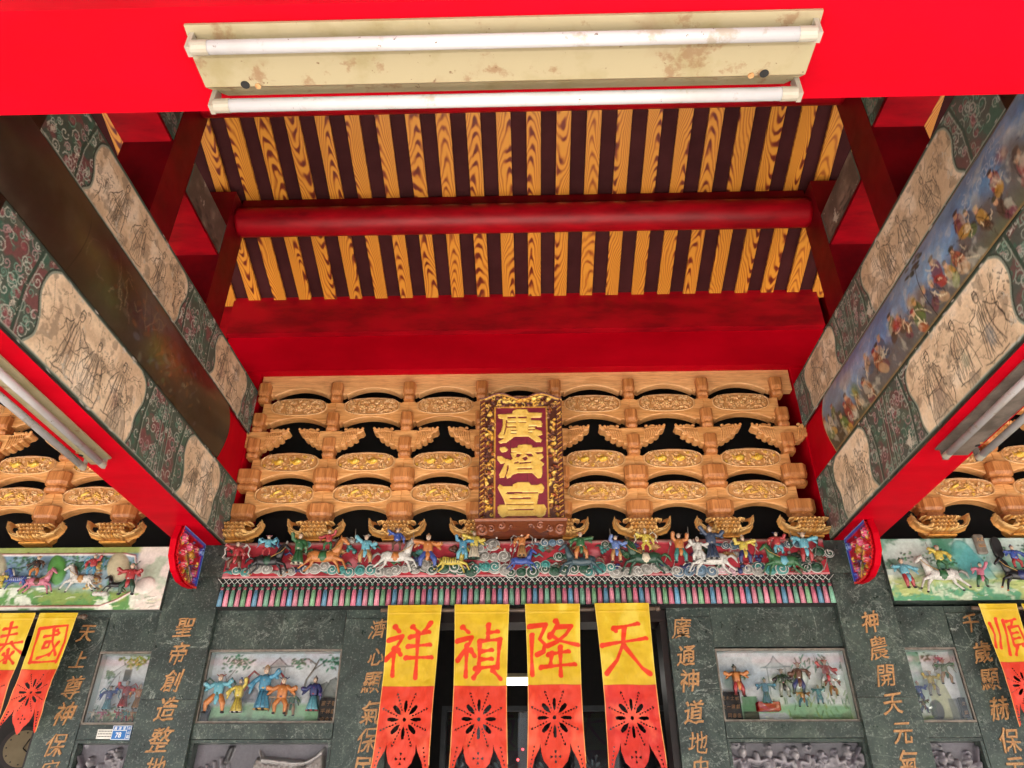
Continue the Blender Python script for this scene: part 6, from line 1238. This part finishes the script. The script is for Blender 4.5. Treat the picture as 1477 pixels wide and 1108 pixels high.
    tong = [(0, 1.0), (0, 1.3), (.0, 1.6), (.0, 2.03), (.06, 1.98), (.12, 1.82), (.2, 1.72), (.235, 1.63), (.24, 1.74), (.29, 1.85), (.38, 1.92), (.44, 2.0), (.485, 2.045), (.53, 2.0), (.59, 1.92), (.68, 1.85), (.735, 1.74), (.735, 1.63), (.78, 1.72), (.87, 1.84), (.93, 1.98), (.985, 2.04), (1.0, 1.6), (1, 1.0)]
    mk = Cv(W, Ht, cv.r, '000000'); mk.poly([(a*W, v2(b_)) for a, b_ in tong]+[(W, Ht+1), (0, Ht+1)], 'FFFFFF'); a = mk.col[..., 0].copy(); a[Y > v2(1.05)] = 1
    cv.hole = np.maximum(cv.hole, (a < .5).astype(float))
    r_ = random.Random(seed); ph = r_.uniform(0, 6); D = (Ht-Y)/Ht
    warp = .009*D*np.sin(X/W*2*PI*r_.uniform(.8, 1.4)+ph)+.0025*np.sin(X/W*2*PI*2.6+ph*2+D*3)*D+.004*np.sin(D*9+ph)*D+.0022*(g-.5)+.02*D*r_.uniform(-.6, 1)+.0012*np.exp(-((Y-v2(.1))/.004)**2)+.016*(cv.fbm(9, seed+9, 3, 2.2)-.5)*D**.5+.004*(cv.fbm(22, seed+2, 2, .5)-.5)
    o = cv.obj('banner', (xc-W/2, hh, zt-Ht), (1, 0, 0), (0, 0, 1), 'cloth', None, (0, -1, 0), warp=warp)
    me = o.data; n = len(me.vertices); co = np.empty(n*3, np.float32); me.vertices.foreach_get('co', co); co = co.reshape(-1, 3); d = (zt-co[:, 2])/Ht
    co[:, 0] += lean*d*d+dx*d-.01*(co[:, 0]-xc)/W*2*np.sin(d*3); me.vertices.foreach_set('co', co.ravel()); me.update()
    tag(o, label, 'banner', 'yellow and red banners over the doors'); return o
banner('yellow and red banner with 祥, leftmost of the four over the centre door', -.556, .258, .992, .367, 'xiang', 3, lean=-.02)
banner('yellow and red banner with 禎, second from the left over the centre door', -.235, .261, .993, .367, 'zhen', 4, lean=-.0)
banner('yellow and red banner with 降, third from the left over the centre door', .10, .261, .994, .365, 'jiang', 5, lean=.0)
banner('yellow and deeper red banner with 天, rightmost over the centre door', .429, .257, .995, .367, 'tian', 6, lean=.0, dx=.018, red='BE2A22')
banner('yellow and red banner with 國, at the left side door beside the marble slab', -2.272, .188, .966, .262, 'guo', 7, lean=-.02)
banner('yellow and red banner with 泰, cut by the left edge of the view', -2.478, .188, .966, .262, 'tai', 8, lean=-.02)
banner('yellow and red banner with 順, at the right side door', 2.185, .176, .981, .262, 'shun', 9, lean=.01)
banner('yellow banner cut off by the right edge of the view', 2.385, .176, .981, .262, 'guo', 10, lean=.01)
for lab, xa, xb, z in (('thin brown rod carrying the four banners of the centre door', -.72, .6, .972), ('thin brown rod carrying the banners of the left side door', -3.4, -2.15, .95), ('thin brown rod carrying the banners of the right side door', 2.07, 3.3, .965)):
    m = MB(); m.tube([(xa, 3.615, z), ((xa+xb)/2, 3.616, z-.004), (xb, 3.615, z)], .009, n=10); m.sphere((xb, 3.615, z), .014, nu=8); tag(add('banner_rod', m, 'rod', smooth=True), lab, 'rod', 'rods carrying banners')

# ------------------------------------------------------------------ inside: altar cases, tubes, clock
t = thing('wall_clock', 'round clock with dark rim in the left side doorway', 'clock', tuple(at(33, 1080, 4.2)))
c = at(33, 1080, 4.2); nx = Vector((.45, -.89, 0)).normalized(); sx = Vector((.89, .45, 0)).normalized()
M['dial'] = simple('yellowed_dial', '7A6C50', '6A5C42', .5)
def disc(r, d, col, nm, mat, par):
    m = MB(); P = [c+sx*(math.cos(a)*r)+Vector((0, 0, math.sin(a)*r)) for a in [i*PI/14 for i in range(28)]]; m.extrude([p+nx*d for p in P], -nx*.03); return add(nm, m, mat, par)
disc(.105, .0, 0, 'rim', 'darkwood', t); fc = disc(.086, .003, 0, 'dial', 'dial', t)
for a, L_ in ((1.2, .05), (-.6, .065)): m = MB(); m.tube([c+nx*.006, c+nx*.006+sx*(math.cos(a)*L_)+Vector((0, 0, math.sin(a)*L_))], .0028, n=4); add('hand', m, 'ink', fc)
m = MB()
for k in range(12): a = k*PI/6; p = c+nx*.005+sx*(math.cos(a)*.074)+Vector((0, 0, math.sin(a)*.074)); m.sphere(p, .004, nu=5, nv=4)
add('hour_marks', m, 'ink', fc)
m = MB(); m.extrude([c-nx*.032+sx*q_+Vector((0, 0, z)) for q_, z in ((-1.2, -2.5), (.13, -2.5), (.13, .45), (-1.2, .45))], -nx*.05); o = add('inner_wall_panel', m, 'inner'); struct(o)
for lab, xa, xb in (('glass altar case behind the banners, left of the centre gap', -.55, .16), ('glass altar case behind the rightmost banner', .24, .95)):
    z1 = at(738, 1018, 4.9).z; t = thing('altar_case', lab, 'display case', ((xa+xb)/2, 5, GZ+.1), 'glass altar cases inside the hall')
    m = MB()
    for x in (xa, xb-.03): m.box(x, x+.03, 4.9, 4.93, GZ+.1, z1)
    m.box(xa+.031, xb-.031, 4.9, 4.93, z1-.03, z1); m.box(xa+.031, xb-.031, 4.9, 4.93, GZ+.1, GZ+.16); add('case_frame', m, 'alu', t)
    m = MB(); m.box(xa+.032, xb-.032, 4.912, 4.916, GZ+.17, z1-.032); add('glass_front', m, 'glass', t); m = MB(); m.box(xa, xb, 5.4, 5.45, GZ+.1, z1); add('back_panel', m, 'blueblack', t)
M_b = None
for lab, x, y, Y, L_ in (('lit tube lamp glowing deep inside, between the middle banners', 748, 983, 6.5, .62), ('thin lit tube low inside the hall, behind the right banner', 868, 1063, 6.2, .3)):
    c = at(x, y, Y); thick = .03 if y < 1000 else .008
    t = thing('tube_lamp', lab, 'lamp', tuple(c), 'lit tubes inside the hall'); m = MB(); m.tube([(c.x-L_/2, Y, c.z), (c.x+L_/2, Y, c.z)], thick, n=10); add('tube', m, 'lit', t); m = MB(); m.box(c.x-L_/2-.03, c.x+L_/2+.03, Y-.02, Y+.04, c.z+thick, c.z+thick+.03); add('batten', m, 'steel', t)
for i, (x, y) in enumerate(((754, 1081), (834, 1100), (747, 1096))):
    c = at(x, y, 5.2); m = MB(); m.sphere(c, .008); tag(add('red_lamp', m, 'redlamp', smooth=True), ('tiny glowing red altar lamp between the middle banners', 'tiny glowing red altar lamp right of the 降 banner, lowest', 'tiny red altar lamp, lowest of the two between the middle banners')[i], 'lamp', 'tiny red altar lamps')

# ------------------------------------------------------------------ the courtyard in front (seen mirrored in the niche glass)
t = thing('shade_tree', 'leafy tree in the courtyard, mirrored in the wide right niche', 'tree', (5.0, -6.5, GZ))
m = MB(); m.tube([(5.0, -6.5, GZ), (4.95, -6.5, GZ+1), (5.1, -6.4, GZ+2), (5.0, -6.4, GZ+3.4)], [.16, .12, .1, .05], n=9)
for k in range(9): a = k*2.4; m.tube([(5.05, -6.4, GZ+2.1+k*.12), (5.05+math.cos(a)*.7, -6.4+math.sin(a)*.6, GZ+2.9+k*.12)], [.05, .015], n=6)
add('trunk', m, 'bark', t); m = MB(); r_ = random.Random(2); cl = [(5.05+r_.gauss(0, .62), -6.4+r_.gauss(0, .45), GZ+3.5+r_.gauss(0, .38)) for _ in range(60)]
for _ in range(5600):
    q = r_.choice(cl); p = Vector((q[0]+r_.gauss(0, .15), q[1]+r_.gauss(0, .15), q[2]+r_.gauss(0, .13))); a = Vector((r_.gauss(0, 1), r_.gauss(0, 1), r_.gauss(0, .6))).normalized(); b_ = a.cross(Vector((r_.gauss(0, 1), r_.gauss(0, 1), r_.gauss(0, 1)))).normalized(); l_ = r_.uniform(.05, .1)
    m.add([p-a*l_, p+b_*l_*.3, p+a*l_, p-b_*l_*.3], [(0, 1, 2, 3)])
add('crown', m, 'leaf', t)

for o in bpy.data.objects:
    if '_w' in o: del o['_w']
